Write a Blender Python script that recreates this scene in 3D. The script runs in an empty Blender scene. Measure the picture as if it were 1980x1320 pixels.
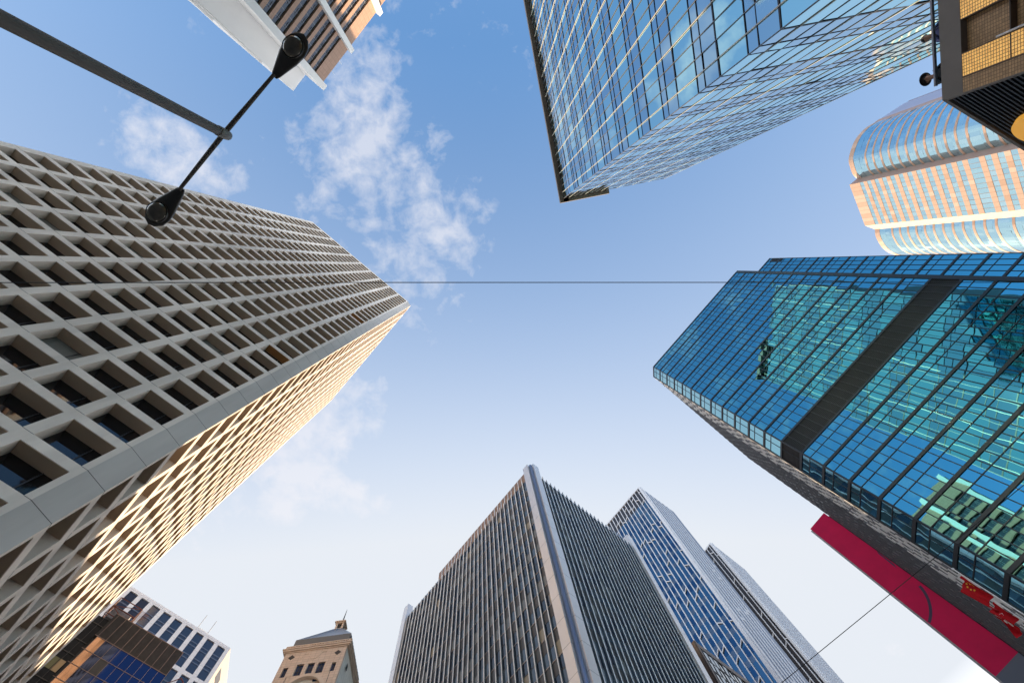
import bpy, bmesh, math, random
from mathutils import Vector, Matrix
R = math.radians
random.seed(7)
sc = bpy.context.scene
COL = sc.collection

# ------------------------------------------------------------------ camera, sky, sun, exposure
CZ = 1.7                                  # eye height
ZEN = (924.4, 511.9); FPX = 900.0         # zenith point and focal length measured in the 1980 x 1320 photograph
Zi = Vector((ZEN[0]-990, ZEN[1]-660, FPX)).normalized()
Xi = (Vector((1, 0, 0)) - Zi*Zi.x).normalized()
Yi = Zi.cross(Xi)
cam = bpy.data.cameras.new('camera'); camo = bpy.data.objects.new('camera', cam); COL.objects.link(camo)
cam.sensor_width = 36; cam.lens = FPX/1980*36; cam.clip_start = 0.05; cam.clip_end = 5000
def w_of(v): return Vector((v.dot(Xi), v.dot(Yi), v.dot(Zi)))
cx, cy, cz = w_of(Vector((1, 0, 0))), w_of(Vector((0, -1, 0))), w_of(Vector((0, 0, -1)))
M = Matrix(((cx.x, cy.x, cz.x), (cx.y, cy.y, cz.y), (cx.z, cy.z, cz.z))).to_4x4()
M.translation = (0, 0, CZ)
camo.matrix_world = M
sc.camera = camo

SUN_AZ, SUN_EL = 86.0, 31.0               # azimuth counted from +X (picture right) towards +Y (picture bottom)
sdir = Vector((math.cos(R(SUN_AZ))*math.cos(R(SUN_EL)), math.sin(R(SUN_AZ))*math.cos(R(SUN_EL)), math.sin(R(SUN_EL))))
sun = bpy.data.lights.new('sun', 'SUN'); suno = bpy.data.objects.new('sun', sun); COL.objects.link(suno)
sun.energy = 2.8; sun.angle = R(0.5); sun.color = (1.0, 0.74, 0.46)
suno.rotation_euler = sdir.to_track_quat('Z', 'Y').to_euler(); suno.location = (0, 200, 250)

sc.view_settings.view_transform = 'Standard'; sc.view_settings.look = 'None'
sc.view_settings.gamma = 1.0; sc.view_settings.exposure = 1.85; sc.view_settings.use_curve_mapping = False
sc.render.engine = 'CYCLES'
sc.cycles.max_bounces = 8; sc.cycles.glossy_bounces = 5; sc.cycles.use_denoising = True

world = bpy.data.worlds.new('World'); sc.world = world; world.use_nodes = True
nt = world.node_tree; nt.nodes.clear()
def N(t, **k):
    n = nt.nodes.new(t)
    for a, b in k.items(): setattr(n, a, b)
    return n
def L(a, b): nt.links.new(a, b)
def mth(op, a, b=None, c=None, clamp=False):
    n = N('ShaderNodeMath', operation=op, use_clamp=clamp)
    for i, v in enumerate((a, b, c)):
        if v is None: continue
        if isinstance(v, (int, float)): n.inputs[i].default_value = v
        else: L(v, n.inputs[i])
    return n.outputs[0]
sky = N('ShaderNodeTexSky', sky_type='NISHITA'); sky.sun_disc = False
sky.sun_elevation = R(SUN_EL); sky.sun_rotation = R(90-SUN_AZ)
sky.air_density = 1.0; sky.dust_density = 1.0; sky.ozone_density = 2.0; sky.altitude = 0
tc = N('ShaderNodeTexCoord'); sep = N('ShaderNodeSeparateXYZ'); L(tc.outputs['Generated'], sep.inputs[0])
zc = mth('MAXIMUM', sep.outputs[2], 0.08)
px = mth('DIVIDE', sep.outputs[0], zc); py = mth('DIVIDE', sep.outputs[1], zc)
comb = N('ShaderNodeCombineXYZ'); L(px, comb.inputs[0]); L(py, comb.inputs[1])
# cloud layer at one height: positions are sideways distance divided by height
def noise(scale, detail, rough, dist=0.0, off=(0, 0, 0)):
    mp = N('ShaderNodeMapping'); L(comb.outputs[0], mp.inputs[0]); mp.inputs['Location'].default_value = off
    n = N('ShaderNodeTexNoise'); L(mp.outputs[0], n.inputs['Vector'])
    n.inputs['Scale'].default_value = scale; n.inputs['Detail'].default_value = detail
    n.inputs['Roughness'].default_value = rough; n.inputs['Distortion'].default_value = dist
    return n.outputs['Fac']
def blob(x, y, rx, ry, ang, amp):
    dx = mth('SUBTRACT', px, x); dy = mth('SUBTRACT', py, y); c, s = math.cos(R(ang)), math.sin(R(ang))
    a = mth('DIVIDE', mth('ADD', mth('MULTIPLY', dx, c), mth('MULTIPLY', dy, s)), rx)
    b = mth('DIVIDE', mth('SUBTRACT', mth('MULTIPLY', dy, c), mth('MULTIPLY', dx, s)), ry)
    d = mth('ADD', mth('MULTIPLY', a, a), mth('MULTIPLY', b, b))
    return mth('MULTIPLY', mth('SUBTRACT', 1.0, d, clamp=True), amp)
def at2(p, h=1.0):
    v = Vector((p[0]-990, p[1]-660, FPX)); w = w_of(v); return w*(h/w.z)
def pblob(p, rx, ry, ang, amp):
    w = at2(p); return blob(w.x, w.y, rx, ry, ang, amp)
mask = None
for args in [((770, 385), .34, .21, 72, .60), ((690, 210), .18, .11, 80, .42), ((330, 300), .17, .10, 35, .80), ((560, 330), .2, .12, 20, .22),
             ((600, 850), .24, .12, -40, .95), ((650, 950), .15, .06, 20, .80), ((550, 985), .08, .06, 0, .80),
             ((420, 1020), .12, .06, -30, .36), ((860, 440), .10, .07, 60, .30), ((1735, 1255), .05, .03, 0, .36), ((1120, 40), .5, .16, 0, .25), ((300, -300), .6, .3, 30, .4), ((1500, -100), .5, .3, 0, .45)]:
    b = pblob(*args); mask = b if mask is None else mth('ADD', mask, b)
n1 = noise(6.5, 8, .62, .35); n2 = noise(21.0, 6, .6, .25, (3, 1, 0))
dens = mth('ADD', mth('MULTIPLY', n1, .52), mth('MULTIPLY', n2, .74))
dens = mth('SUBTRACT', mth('ADD', dens, mth('MULTIPLY', mask, .40)), .765)
dens = mth('MULTIPLY', dens, 3.6, clamp=True)
dens = mth('MULTIPLY', dens, mth('MULTIPLY', mask, 6.0, clamp=True))
dens = mth('MULTIPLY', dens, .64)
# milky veil towards the sun side of the sky
yy = sep.outputs[1]; yp = mth('MAXIMUM', yy, 0.0)
veil = mth('ADD', mth('MULTIPLY', yy, .65), mth('MULTIPLY', mth('MULTIPLY', yp, yp), 1.2))
veil = mth('ADD', veil, mth('MULTIPLY', mth('SUBTRACT', 1.0, zc), .80))
veil = mth('ADD', veil, .19, clamp=True)
tint = N('ShaderNodeMixRGB', blend_type='MULTIPLY'); tint.inputs[0].default_value = 1.0; L(sky.outputs[0], tint.inputs[1]); tint.inputs[2].default_value = (.49, .64, .68, 1)
bgs = N('ShaderNodeMixRGB'); L(veil, bgs.inputs[0]); dim = mth('SUBTRACT', 1.0, mth('MULTIPLY', mth('ADD', yy, .35, clamp=True), .38)); dm = N('ShaderNodeMixRGB', blend_type='MULTIPLY'); dm.inputs[0].default_value = 1.0; L(tint.outputs[0], dm.inputs[1]); L(dim, dm.inputs[2]); L(dm.outputs[0], bgs.inputs[1]); bgs.inputs[2].default_value = (1.50, 1.58, 1.70, 1)
cl = N('ShaderNodeMixRGB'); L(dens, cl.inputs[0]); L(bgs.outputs[0], cl.inputs[1]); cl.inputs[2].default_value = (1.66, 1.66, 1.76, 1)
# bright haze low over the city, all round
hz = mth('DIVIDE', mth('SUBTRACT', .52, sep.outputs[2]), .52, clamp=True)
hz = mth('MULTIPLY', mth('MULTIPLY', hz, mth('SUBTRACT', 2.0, hz)), mth('ADD', 3.7, mth('MULTIPLY', yp, 4.0)))
hzc = N('ShaderNodeMixRGB', blend_type='ADD'); hzc.inputs[0].default_value = 1.0; L(cl.outputs[0], hzc.inputs[1])
hzm = N('ShaderNodeMixRGB', blend_type='MULTIPLY'); hzm.inputs[0].default_value = 1.0; hzm.inputs[1].default_value = (1.0, .94, .86, 1); L(hz, hzm.inputs[2]); L(hzm.outputs[0], hzc.inputs[2])
bg = N('ShaderNodeBackground'); L(hzc.outputs[0], bg.inputs[0]); bg.inputs[1].default_value = 0.15
wo = N('ShaderNodeOutputWorld'); L(bg.outputs[0], wo.inputs[0])

# ------------------------------------------------------------------ helpers
def at(p, h):                              # plan position of a roof point seen at picture point p when it stands h above the eye
    w = at2(p, h); return Vector((w.x, w.y))
def pix(x, y, z):                          # world -> picture point (z absolute)
    v = x*Vector((Xi.x, 0, 0))
    d = Vector((x*1.0, y*1.0, z-CZ)); d = Xi*d.x + Yi*d.y + Zi*d.z
    return (990+d.x/d.z*FPX, 660+d.y/d.z*FPX) if d.z > 0 else (-9999, -9999)
class Fr:                                  # a facade plane: u along it, w outwards
    def __init__(s, o, az, off=0.0, flip=False):
        s.d = Vector((math.cos(R(az)), math.sin(R(az)))); s.n = Vector((-s.d.y, s.d.x))
        if (s.n.dot(Vector(o)) > 0) != flip: s.n = -s.n
        s.o = Vector(o) + s.n*off
    def P(s, u, z, w=0.0):
        q = s.o + s.d*u + s.n*w; return (q.x, q.y, z)
    def uz(s, p):                          # picture point -> (u, z) on this plane
        r = at2(p); r2 = Vector((r.x, r.y)); t = s.n.dot(s.o)/s.n.dot(r2); q = r2*t
        return (q - s.o).dot(s.d), t + CZ
class MB:
    def __init__(s): s.v = []; s.f = []; s.m = []
    def quad(s, a, b, c, d, m=0):
        i = len(s.v); s.v += [a, b, c, d]; s.f.append((i, i+1, i+2, i+3)); s.m.append(m)
    def poly(s, pts, m=0):
        i = len(s.v); s.v += list(pts); s.f.append(tuple(range(i, i+len(pts)))); s.m.append(m)
    def box(s, F, u0, u1, z0, z1, w0, w1, m=0):
        i = len(s.v)
        s.v += [F.P(u, z, w) for w in (w0, w1) for z in (z0, z1) for u in (u0, u1)]
        for q in ((0, 1, 3, 2), (4, 6, 7, 5), (0, 4, 5, 1), (2, 3, 7, 6), (0, 2, 6, 4), (1, 5, 7, 3)):
            s.f.append(tuple(i+k for k in q)); s.m.append(m)
    def bar(s, a, b, r, n=8, m=0, r2=None):
        a, b = Vector(a), Vector(b); ax = (b-a).normalized()
        t = ax.orthogonal().normalized(); bt = ax.cross(t); r2 = r if r2 is None else r2; i = len(s.v)
        for c, rr in ((a, r), (b, r2)):
            for k in range(n):
                q = 2*math.pi*k/n; s.v.append(tuple(c + t*math.cos(q)*rr + bt*math.sin(q)*rr))
        for k in range(n):
            s.f.append((i+k, i+(k+1) % n, i+n+(k+1) % n, i+n+k)); s.m.append(m)
        s.f.append(tuple(i+k for k in range(n))[::-1]); s.f.append(tuple(i+n+k for k in range(n))); s.m += [m, m]
    def strip(s, F, a, b, t, w0, w1, m=0):  # slanted bar in a facade plane from (u,z) a to b, thickness t
        dx, dz = b[0]-a[0], b[1]-a[1]; l = math.hypot(dx, dz); nx, nz = -dz/l*t/2, dx/l*t/2
        c = [(a[0]-nx, a[1]-nz), (b[0]-nx, b[1]-nz), (b[0]+nx, b[1]+nz), (a[0]+nx, a[1]+nz)]
        i = len(s.v)
        for w in (w0, w1): s.v += [F.P(u, z, w) for u, z in c]
        for q in ((3, 2, 1, 0), (4, 5, 6, 7), (0, 1, 5, 4), (1, 2, 6, 5), (2, 3, 7, 6), (3, 0, 4, 7)):
            s.f.append(tuple(i+k for k in q)); s.m.append(m)
    def prism(s, pts, z0, z1, m=0, mt=None):
        n = len(pts); i = len(s.v)
        s.v += [(p[0], p[1], z0) for p in pts] + [(p[0], p[1], z1) for p in pts]
        for k in range(n): s.f.append((i+k, i+(k+1) % n, i+n+(k+1) % n, i+n+k)); s.m.append(m)
        s.f.append(tuple(i+n+k for k in range(n))); s.m.append(m if mt is None else mt)
        s.f.append(tuple(i+k for k in range(n))[::-1]); s.m.append(m)
    def lathe(s, c, prof, n=24, m=0, ax=None, start=None):
        i = len(s.v); rows = len(prof)
        for r, h in prof:
            for k in range(n):
                q = 2*math.pi*k/n; s.v.append((c[0]+r*math.cos(q), c[1]+r*math.sin(q), c[2]+h))
        for a in range(rows-1):
            for k in range(n):
                s.f.append((i+a*n+k, i+a*n+(k+1) % n, i+(a+1)*n+(k+1) % n, i+(a+1)*n+k)); s.m.append(m)
    def pane(s, F, u0, u1, z0, z1, w, tilt, m=0):   # one sheet of glass, never quite in plane
        a, b = random.gauss(0, tilt)*(u1-u0), random.gauss(0, tilt)*(z1-z0)
        s.quad(F.P(u0, z0, w-a-b), F.P(u1, z0, w+a-b), F.P(u1, z1, w+a+b), F.P(u0, z1, w-a+b), m)
    def build(s, name, mats, parent=None, smooth=False, kind=None):
        me = bpy.data.meshes.new(name); me.from_pydata([tuple(v) for v in s.v], [], s.f)
        for mm in (mats if isinstance(mats, (list, tuple)) else [mats]): me.materials.append(mm)
        me.polygons.foreach_set('material_index', s.m)
        if smooth: me.polygons.foreach_set('use_smooth', [True]*len(s.f))
        me.update()
        o = bpy.data.objects.new(name, me); COL.objects.link(o)
        if parent is not None:
            o.parent = parent; o.matrix_parent_inverse = Matrix.Translation(-Vector(parent.location))
        if kind: o['kind'] = kind
        return o
def thing(name, label, cat, loc=(0, 0, 0), group=None):
    o = bpy.data.objects.new(name, None); COL.objects.link(o); o.location = loc
    o['label'] = label; o['category'] = cat
    if group: o['group'] = group
    return o

def mat(name, col, rough=.6, metal=0.0, spec=.5, var=0.0, vscale=.4, bump=0.0, bscale=2.0, bdist=.05, streak=False, emit=None, trans=0.0, detail=4):
    m = bpy.data.materials.new(name); m.use_nodes = True; t = m.node_tree; b = t.nodes['Principled BSDF']
    b.inputs['Base Color'].default_value = (*col, 1); b.inputs['Roughness'].default_value = rough
    b.inputs['Metallic'].default_value = metal; b.inputs['Specular IOR Level'].default_value = spec
    if trans: b.inputs['Transmission Weight'].default_value = trans
    tcn = t.nodes.new('ShaderNodeTexCoord')
    if var:
        n = t.nodes.new('ShaderNodeTexNoise'); n.inputs['Scale'].default_value = vscale; n.inputs['Detail'].default_value = detail; n.inputs['Roughness'].default_value = .62
        if streak:
            mp = t.nodes.new('ShaderNodeMapping'); mp.inputs['Scale'].default_value = (1, 1, .12)
            t.links.new(tcn.outputs['Object'], mp.inputs[0]); t.links.new(mp.outputs[0], n.inputs['Vector'])
        else: t.links.new(tcn.outputs['Object'], n.inputs['Vector'])
        r = t.nodes.new('ShaderNodeMapRange'); r.inputs[1].default_value = .3; r.inputs[2].default_value = .7
        r.inputs[3].default_value = 1-var; r.inputs[4].default_value = 1+var; t.links.new(n.outputs['Fac'], r.inputs[0])
        mx = t.nodes.new('ShaderNodeMixRGB'); mx.blend_type = 'MULTIPLY'; mx.inputs[0].default_value = 1; mx.inputs[1].default_value = (*col, 1)
        t.links.new(r.outputs[0], mx.inputs[2]); t.links.new(mx.outputs[0], b.inputs['Base Color'])
    if bump:
        n = t.nodes.new('ShaderNodeTexNoise'); n.inputs['Scale'].default_value = bscale; n.inputs['Detail'].default_value = 1.0
        t.links.new(tcn.outputs['Object'], n.inputs['Vector'])
        bp = t.nodes.new('ShaderNodeBump'); bp.inputs['Strength'].default_value = bump; bp.inputs['Distance'].default_value = bdist
        t.links.new(n.outputs['Fac'], bp.inputs['Height']); t.links.new(bp.outputs[0], b.inputs['Normal'])
    if emit:
        b.inputs['Emission Color'].default_value = (*emit[0], 1); b.inputs['Emission Strength'].default_value = emit[1]
    return m
def tiles(name, col, mortar, su, sv, msize=.03, rough=.6, var=.12, axis='xz', az=0, metal=0):   # brick-node tiling laid out on a vertical plane of azimuth az
    m = mat(name, col, rough, metal); t = m.node_tree; b = t.nodes['Principled BSDF']
    tcn = [n for n in t.nodes if n.type == 'TEX_COORD'][0]
    mp = t.nodes.new('ShaderNodeMapping'); mp.vector_type = 'POINT'; mp.inputs['Rotation'].default_value = (0, 0, -R(az))
    t.links.new(tcn.outputs['Object'], mp.inputs[0])
    sp = t.nodes.new('ShaderNodeSeparateXYZ'); t.links.new(mp.outputs[0], sp.inputs[0])
    cb = t.nodes.new('ShaderNodeCombineXYZ'); t.links.new(sp.outputs[0], cb.inputs[0]); t.links.new(sp.outputs[2], cb.inputs[1])
    br = t.nodes.new('ShaderNodeTexBrick'); t.links.new(cb.outputs[0], br.inputs['Vector'])
    br.offset = 0; br.inputs['Scale'].default_value = 1; br.inputs['Brick Width'].default_value = su; br.inputs['Row Height'].default_value = sv
    br.inputs['Mortar Size'].default_value = msize; br.inputs['Mortar Smooth'].default_value = .1
    br.inputs['Color1'].default_value = (*[c*(1-var) for c in col], 1); br.inputs['Color2'].default_value = (*[min(1, c*(1+var)) for c in col], 1)
    br.inputs['Mortar'].default_value = (*mortar, 1); t.links.new(br.outputs['Color'], b.inputs['Base Color'])
    return m

m_conc = mat('pale_concrete', (.72, .635, .565), .8, var=.20, vscale=.55, streak=True)
m_conc2 = mat('smooth_concrete', (.51, .475, .45), .75, var=.16, vscale=.4, streak=True)
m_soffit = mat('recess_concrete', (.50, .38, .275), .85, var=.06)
m_joint = mat('joint_sealant', (.05, .05, .05), .9)
m_darkglass = mat('dark_window_glass', (.008, .009, .012), .03, spec=.6)
m_dframe = mat('dark_window_frame', (.03, .03, .035), .4)
m_orange = mat('painted_soffit_glow', (.45, .2, .06), .7)
m_black = mat('black_aluminium', (.018, .018, .022), .35, metal=.2)
m_alu = mat('aluminium', (.74, .75, .77), .4, metal=.3)
m_alug = mat('grey_aluminium', (.22, .235, .26), .4, metal=.4)
m_cream = mat('cream_aluminium', (.56, .53, .47), .4, metal=.3)
m_bronze = mat('bronze_fascia', (.13, .105, .085), .5, var=.05)
m_core = mat('dark_core', (.03, .032, .036), .7)
m_roof = mat('roof_felt', (.22, .22, .22), .9, var=.1)
m_gB1 = mat('teal_vision_glass', (.44, .76, .82), .02, 1.0, bump=.05, bscale=.8, bdist=.03)
m_gB2 = mat('blue_spandrel_glass', (.36, .56, .68), .05, 1.0, bump=.05, bscale=.8, bdist=.03)
m_gD = mat('blue_mirror_glass', (.13, .46, .55), .012, 1.0, bump=.10, bscale=.6, bdist=.03)
m_gD2 = mat('pale_mirror_glass', (.30, .56, .62), .02, 1.0, bump=.2, bscale=.6, bdist=.03)
m_white = mat('white_panel', (.74, .75, .77), .55, var=.03, vscale=.3)
m_whitec = mat('white_render', (.80, .81, .82), .75, var=.05, vscale=.25, streak=True)

def curtain(F, L_, z0, z1, du, rows, gl, tilt, u0=0.0, mfun=None, w=0.0):
    """panes of a glass wall; rows = list of (z_low, z_high, material index)"""
    n = max(1, round((L_-u0)/du)); du = (L_-u0)/n
    for (a, b, mi) in rows:
        if b <= z0: continue
        for k in range(n): gl.pane(F, u0+k*du, u0+(k+1)*du, a, b, w, tilt, mfun(mi) if mfun else mi)
    return n, du
def unit(az): return Vector((math.cos(R(az)), math.sin(R(az))))

# ------------------------------------------------------------------ ground
g = MB(); g.quad((-1500, -1500, 0), (1500, -1500, 0), (1500, 1500, 0), (-1500, 1500, 0))
g.build('ground', mat('asphalt', (.16, .155, .15), .9, var=.2, vscale=.6), kind='structure')

# ------------------------------------------------------------------ concrete grid tower (picture left)
def concrete_tower():
    H = 140.0; HA = H+CZ; fl = .0227*H; bay = .0243*H
    c1, c2 = at((789, 583), H), at((794, 591), H)
    root = thing('concrete_tower', 'pale concrete office tower with deep square window recesses and golden lit side', 'office tower', (c1.x, c1.y, 0))
    FLf, FRf = Fr(c1, -138.8), Fr(c2, 130.95)
    frame, jn, sof = MB(), MB(), MB(); dep = .0065*H
    wins = []
    for fi, (F, nb) in enumerate(((FLf, 10), (FRf, 11))):
        off = .0026*H if fi == 0 else .0022*H; ow = .0197*H; oz = .0176*H; Lf = off + nb*bay + .25
        edges = [0.0] + [off+k*bay+ow for k in range(nb)]
        # piers
        for k in range(nb+1):
            a = 0.0 if k == 0 else off+(k-1)*bay+ow
            b = off+k*bay if k < nb else Lf
            frame.box(F, a, b, 0, HA, -dep, 0, 0)
            for j in range(44):
                zj = .1777*H+CZ+(j-7)*fl - .02
                if 3 < zj < HA-1.5: jn.box(F, a+.002, b-.002, zj, zj+.028, -.02, .004)
        zs = [.1777*H+CZ+(j-7)*fl for j in range(-1, 43)]
        zs = [z for z in zs if z > 4 and z+oz < HA-.9]
        for k in range(nb):
            a, b = off+k*bay, off+k*bay+ow
            prev = 0
            for z in zs:
                frame.box(F, a, b, prev, z, -dep, 0, 0); prev = z+oz
                wins.append((F, a, b, z, z+oz, fi))
            frame.box(F, a, b, prev, HA, -dep, 0, 0)
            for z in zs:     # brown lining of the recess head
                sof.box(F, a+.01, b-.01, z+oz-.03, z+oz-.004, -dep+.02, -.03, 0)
    frame.build('concrete_frame', [m_conc], root)
    jn.build('joint', m_joint, root)
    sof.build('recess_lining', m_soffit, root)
    # chamfered corner column
    col = MB()
    p = [FLf.P(0, 0, 0), FRf.P(0, 0, 0), FRf.P(0, 0, -dep), FLf.P(0, 0, -dep)]
    col.prism([FLf.P(.0, 0, 0)[:2], FRf.P(.0, 0, 0)[:2], FRf.P(-.0, 0, -dep)[:2], (c1+c2)/2 - (FLf.n+FRf.n)*dep], 0, HA, 0)
    col.build('corner_column', m_conc2, root)
    j2 = MB(); fc = Fr((c1+c2)/2, 95)
    dd = (c2-c1); Fc = Fr(c1, math.degrees(math.atan2(dd.y, dd.x)))
    for j in range(44):
        z = .1777*H+CZ+(j-7)*fl - .02
        if 3 < z < HA-1.5: j2.box(Fc, -.01, dd.length+.01, z, z+.028, -.02, .005)
    j2.build('corner_joint', m_joint, root)
    # windows: the hundred largest in the picture are parts, the rest is one part
    def area(wd):
        F, a, b, z0, z1, fi = wd; q = [pix(*F.P(u, z, -.05)) for u, z in ((a, z0), (b, z0), (b, z1), (a, z1))]
        if not any(-80 < x < 2060 and -80 < y < 1400 for x, y in q): return 0
        return abs(sum(q[i][0]*q[(i+1) % 4][1]-q[(i+1) % 4][0]*q[i][1] for i in range(4)))
    wins.sort(key=area, reverse=True)
    rest, restf = MB(), MB()
    fo, zo = FLf.uz((530, 687)); fo2, zo2 = FLf.uz((690, 611))
    for i, (F, a, b, z0, z1, fi) in enumerate(wins):
        g_, f_ = (MB(), MB()) if i < 100 else (rest, restf)
        tl = random.gauss(0, .004)
        g_.quad(F.P(a, z0, -dep+.05), F.P(b, z0, -dep+.05+tl), F.P(b, z1, -dep+.05+tl), F.P(a, z1, -dep+.05))
        um = a+(b-a)*.33
        f_.box(F, um-.03, um+.03, z0+.03, z1-.05, -dep+.055, -dep+.10); f_.box(F, a+.02, b-.02, z0+.55, z0+.61, -dep+.052, -dep+.09)
        if i < 100:
            o = g_.build('window', m_darkglass, root); ff = f_.build('window_frame', m_dframe, o)
            ff.matrix_parent_inverse = o.matrix_world.inverted() if False else Matrix.Identity(4)
    bl_ = MB()
    for wd in random.sample(wins, 70):
        F, a, b, z0, z1, fi = wd; h = random.choice((.25, .4, .7))*(z1-z0)
        bl_.quad(F.P(a+.05, z1-h, -dep+.062), F.P(b-.05, z1-h, -dep+.062), F.P(b-.05, z1-.05, -dep+.062), F.P(a+.05, z1-.05, -dep+.062))
    bl_.build('roller_blinds', mat('grey_blind', (.16, .155, .145), .8), root, kind='stuff')
    w_ = rest.build('windows', m_darkglass, root, kind='stuff'); 
    restf.build('window_frames', m_dframe, w_).matrix_parent_inverse = Matrix.Identity(4)
    for (u, z) in ((fo, zo), (fo2, zo2)):  # two recess heads: warm light put in as ochre panels
        orr = MB(); k = int((u-.0026*H)//bay); a = .0026*H+k*bay
        j = int((z-(.1777*H+CZ))//fl); zz = .1777*H+CZ+j*fl
        orr.box(FLf, a+.02, a+.0197*H-.02, zz+.0176*H-.06, zz+.0176*H-.032, -dep+.1, -.04)
        orr.build('soffit_glow_panel', m_orange, root)
    cr = MB(); back = FLf.n+FRf.n
    e1 = Vector(FLf.P(.2435*H+.2, 0, -dep-.05)[:2]); e2 = Vector(FRf.P(.2695*H+.3, 0, -dep-.05)[:2])
    k0 = (c1+c2)/2 - (FLf.n+FRf.n)*(dep+.05)
    cr.prism([k0, e1, e1+e2-k0, e2], 0, HA-.6, 0, 1)
    cr.build('core', [m_core, m_roof], root)
    sd = MB()   # the two far end walls
    for F, Lf, o2 in ((FLf, .2456*H+.25, FRf), (FRf, .2695*H+.25, FLf)):
        q = F.P(Lf-.05, 0, 0); Fs = Fr(Vector(q[:2]), math.degrees(math.atan2(-F.n.y, -F.n.x)))
        Fs.n = F.d.copy()
        sd.box(Fs, dep, (.2695 if F is FLf else .2456)*H, 0, HA-.02, -.3, 0)
    sd.build('end_wall', m_conc, root)
concrete_tower()

# ------------------------------------------------------------------ teal glass tower (picture top)
def teal_tower():
    H = 112.0; HA = H+CZ; c = at((1089.4, 384), H)
    root = thing('teal_glass_tower', 'teal glass tower with thin silver fins and a brown roof ledge', 'office tower', (c.x, c.y, 0))
    FL_, FR_ = Fr(c, -101.6), Fr(c, -11.2); LL, LR = .60*H, .2167*H
    per = .0705*H; rows = []; zt = HA
    ztop = CZ + .9999*H
    z = CZ + .3588*H + 9*per          # a known floor line
    while z > HA-.2: z -= per
    rows.append((z, HA-.02, 1))
    lines = []
    while z > 1:
        a = z-.0365*H; b = a-.0122*H; d = z-per
        rows += [(a, z, 0), (b, a, 1), (d, b, 1)]; lines += [(z, .11), (a, .06), (b, .045)]
        z = d
    gl = MB()
    def mf(mi): return mi if random.random() > .06 else 1-mi
    nL, duL = curtain(FL_, LL, 0, HA, .0126*H, rows, gl, .004, mfun=mf)
    nR, duR = curtain(FR_, LR, 0, HA, .0117*H, rows, gl, .004, mfun=mf)
    gl.build('glazing', [m_gB1, m_gB2], root)
    tr = MB()
    for F, Lx in ((FL_, LL), (FR_, LR)):
        for z, t in lines: tr.box(F, .0, Lx, z-t, z+t*.6, -.05, .05 if F is FL_ else .03)
    tr.build('transom', m_black, root)
    for F, n, du in ((FL_, nL, duL), (FR_, nR, duR)):
        for k in range(n+1):
            f = MB(); big = (k % 3 == 1)
            pr = 1.0 if F is FL_ else .45
            f.box(F, k*du-(.035 if big else .022), k*du+(.035 if big else .022), 0, HA-.25, .06*pr, (.13 if big else .09)*pr)
            f.box(F, k*du-.035, k*du+.035, 0, HA-.3, -.02, .058*pr, 1)
            f.build('fin', [m_cream if big else m_alug, m_black], root)
    cn = MB(); ov = .0077*H
    cn.box(FL_, -ov, LL, HA-.1, HA+.9, -1.2, ov); cn.box(FR_, ov*.0-.0, .098*H, HA-.1, HA+.9, -1.2, ov*.99)
    cn.build('cornice', m_bronze, root)
    cr = MB(); i = .12
    a, b = Vector(FL_.P(LL, 0, -i)[:2]), Vector(FR_.P(LR, 0, -i)[:2]); k0 = c - (FL_.n+FR_.n)*i
    cr.prism([k0, b, b+(a-k0), a], 0, HA-.1, 0, 1); cr.build('core', [m_core, m_roof], root)
teal_tower()

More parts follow.
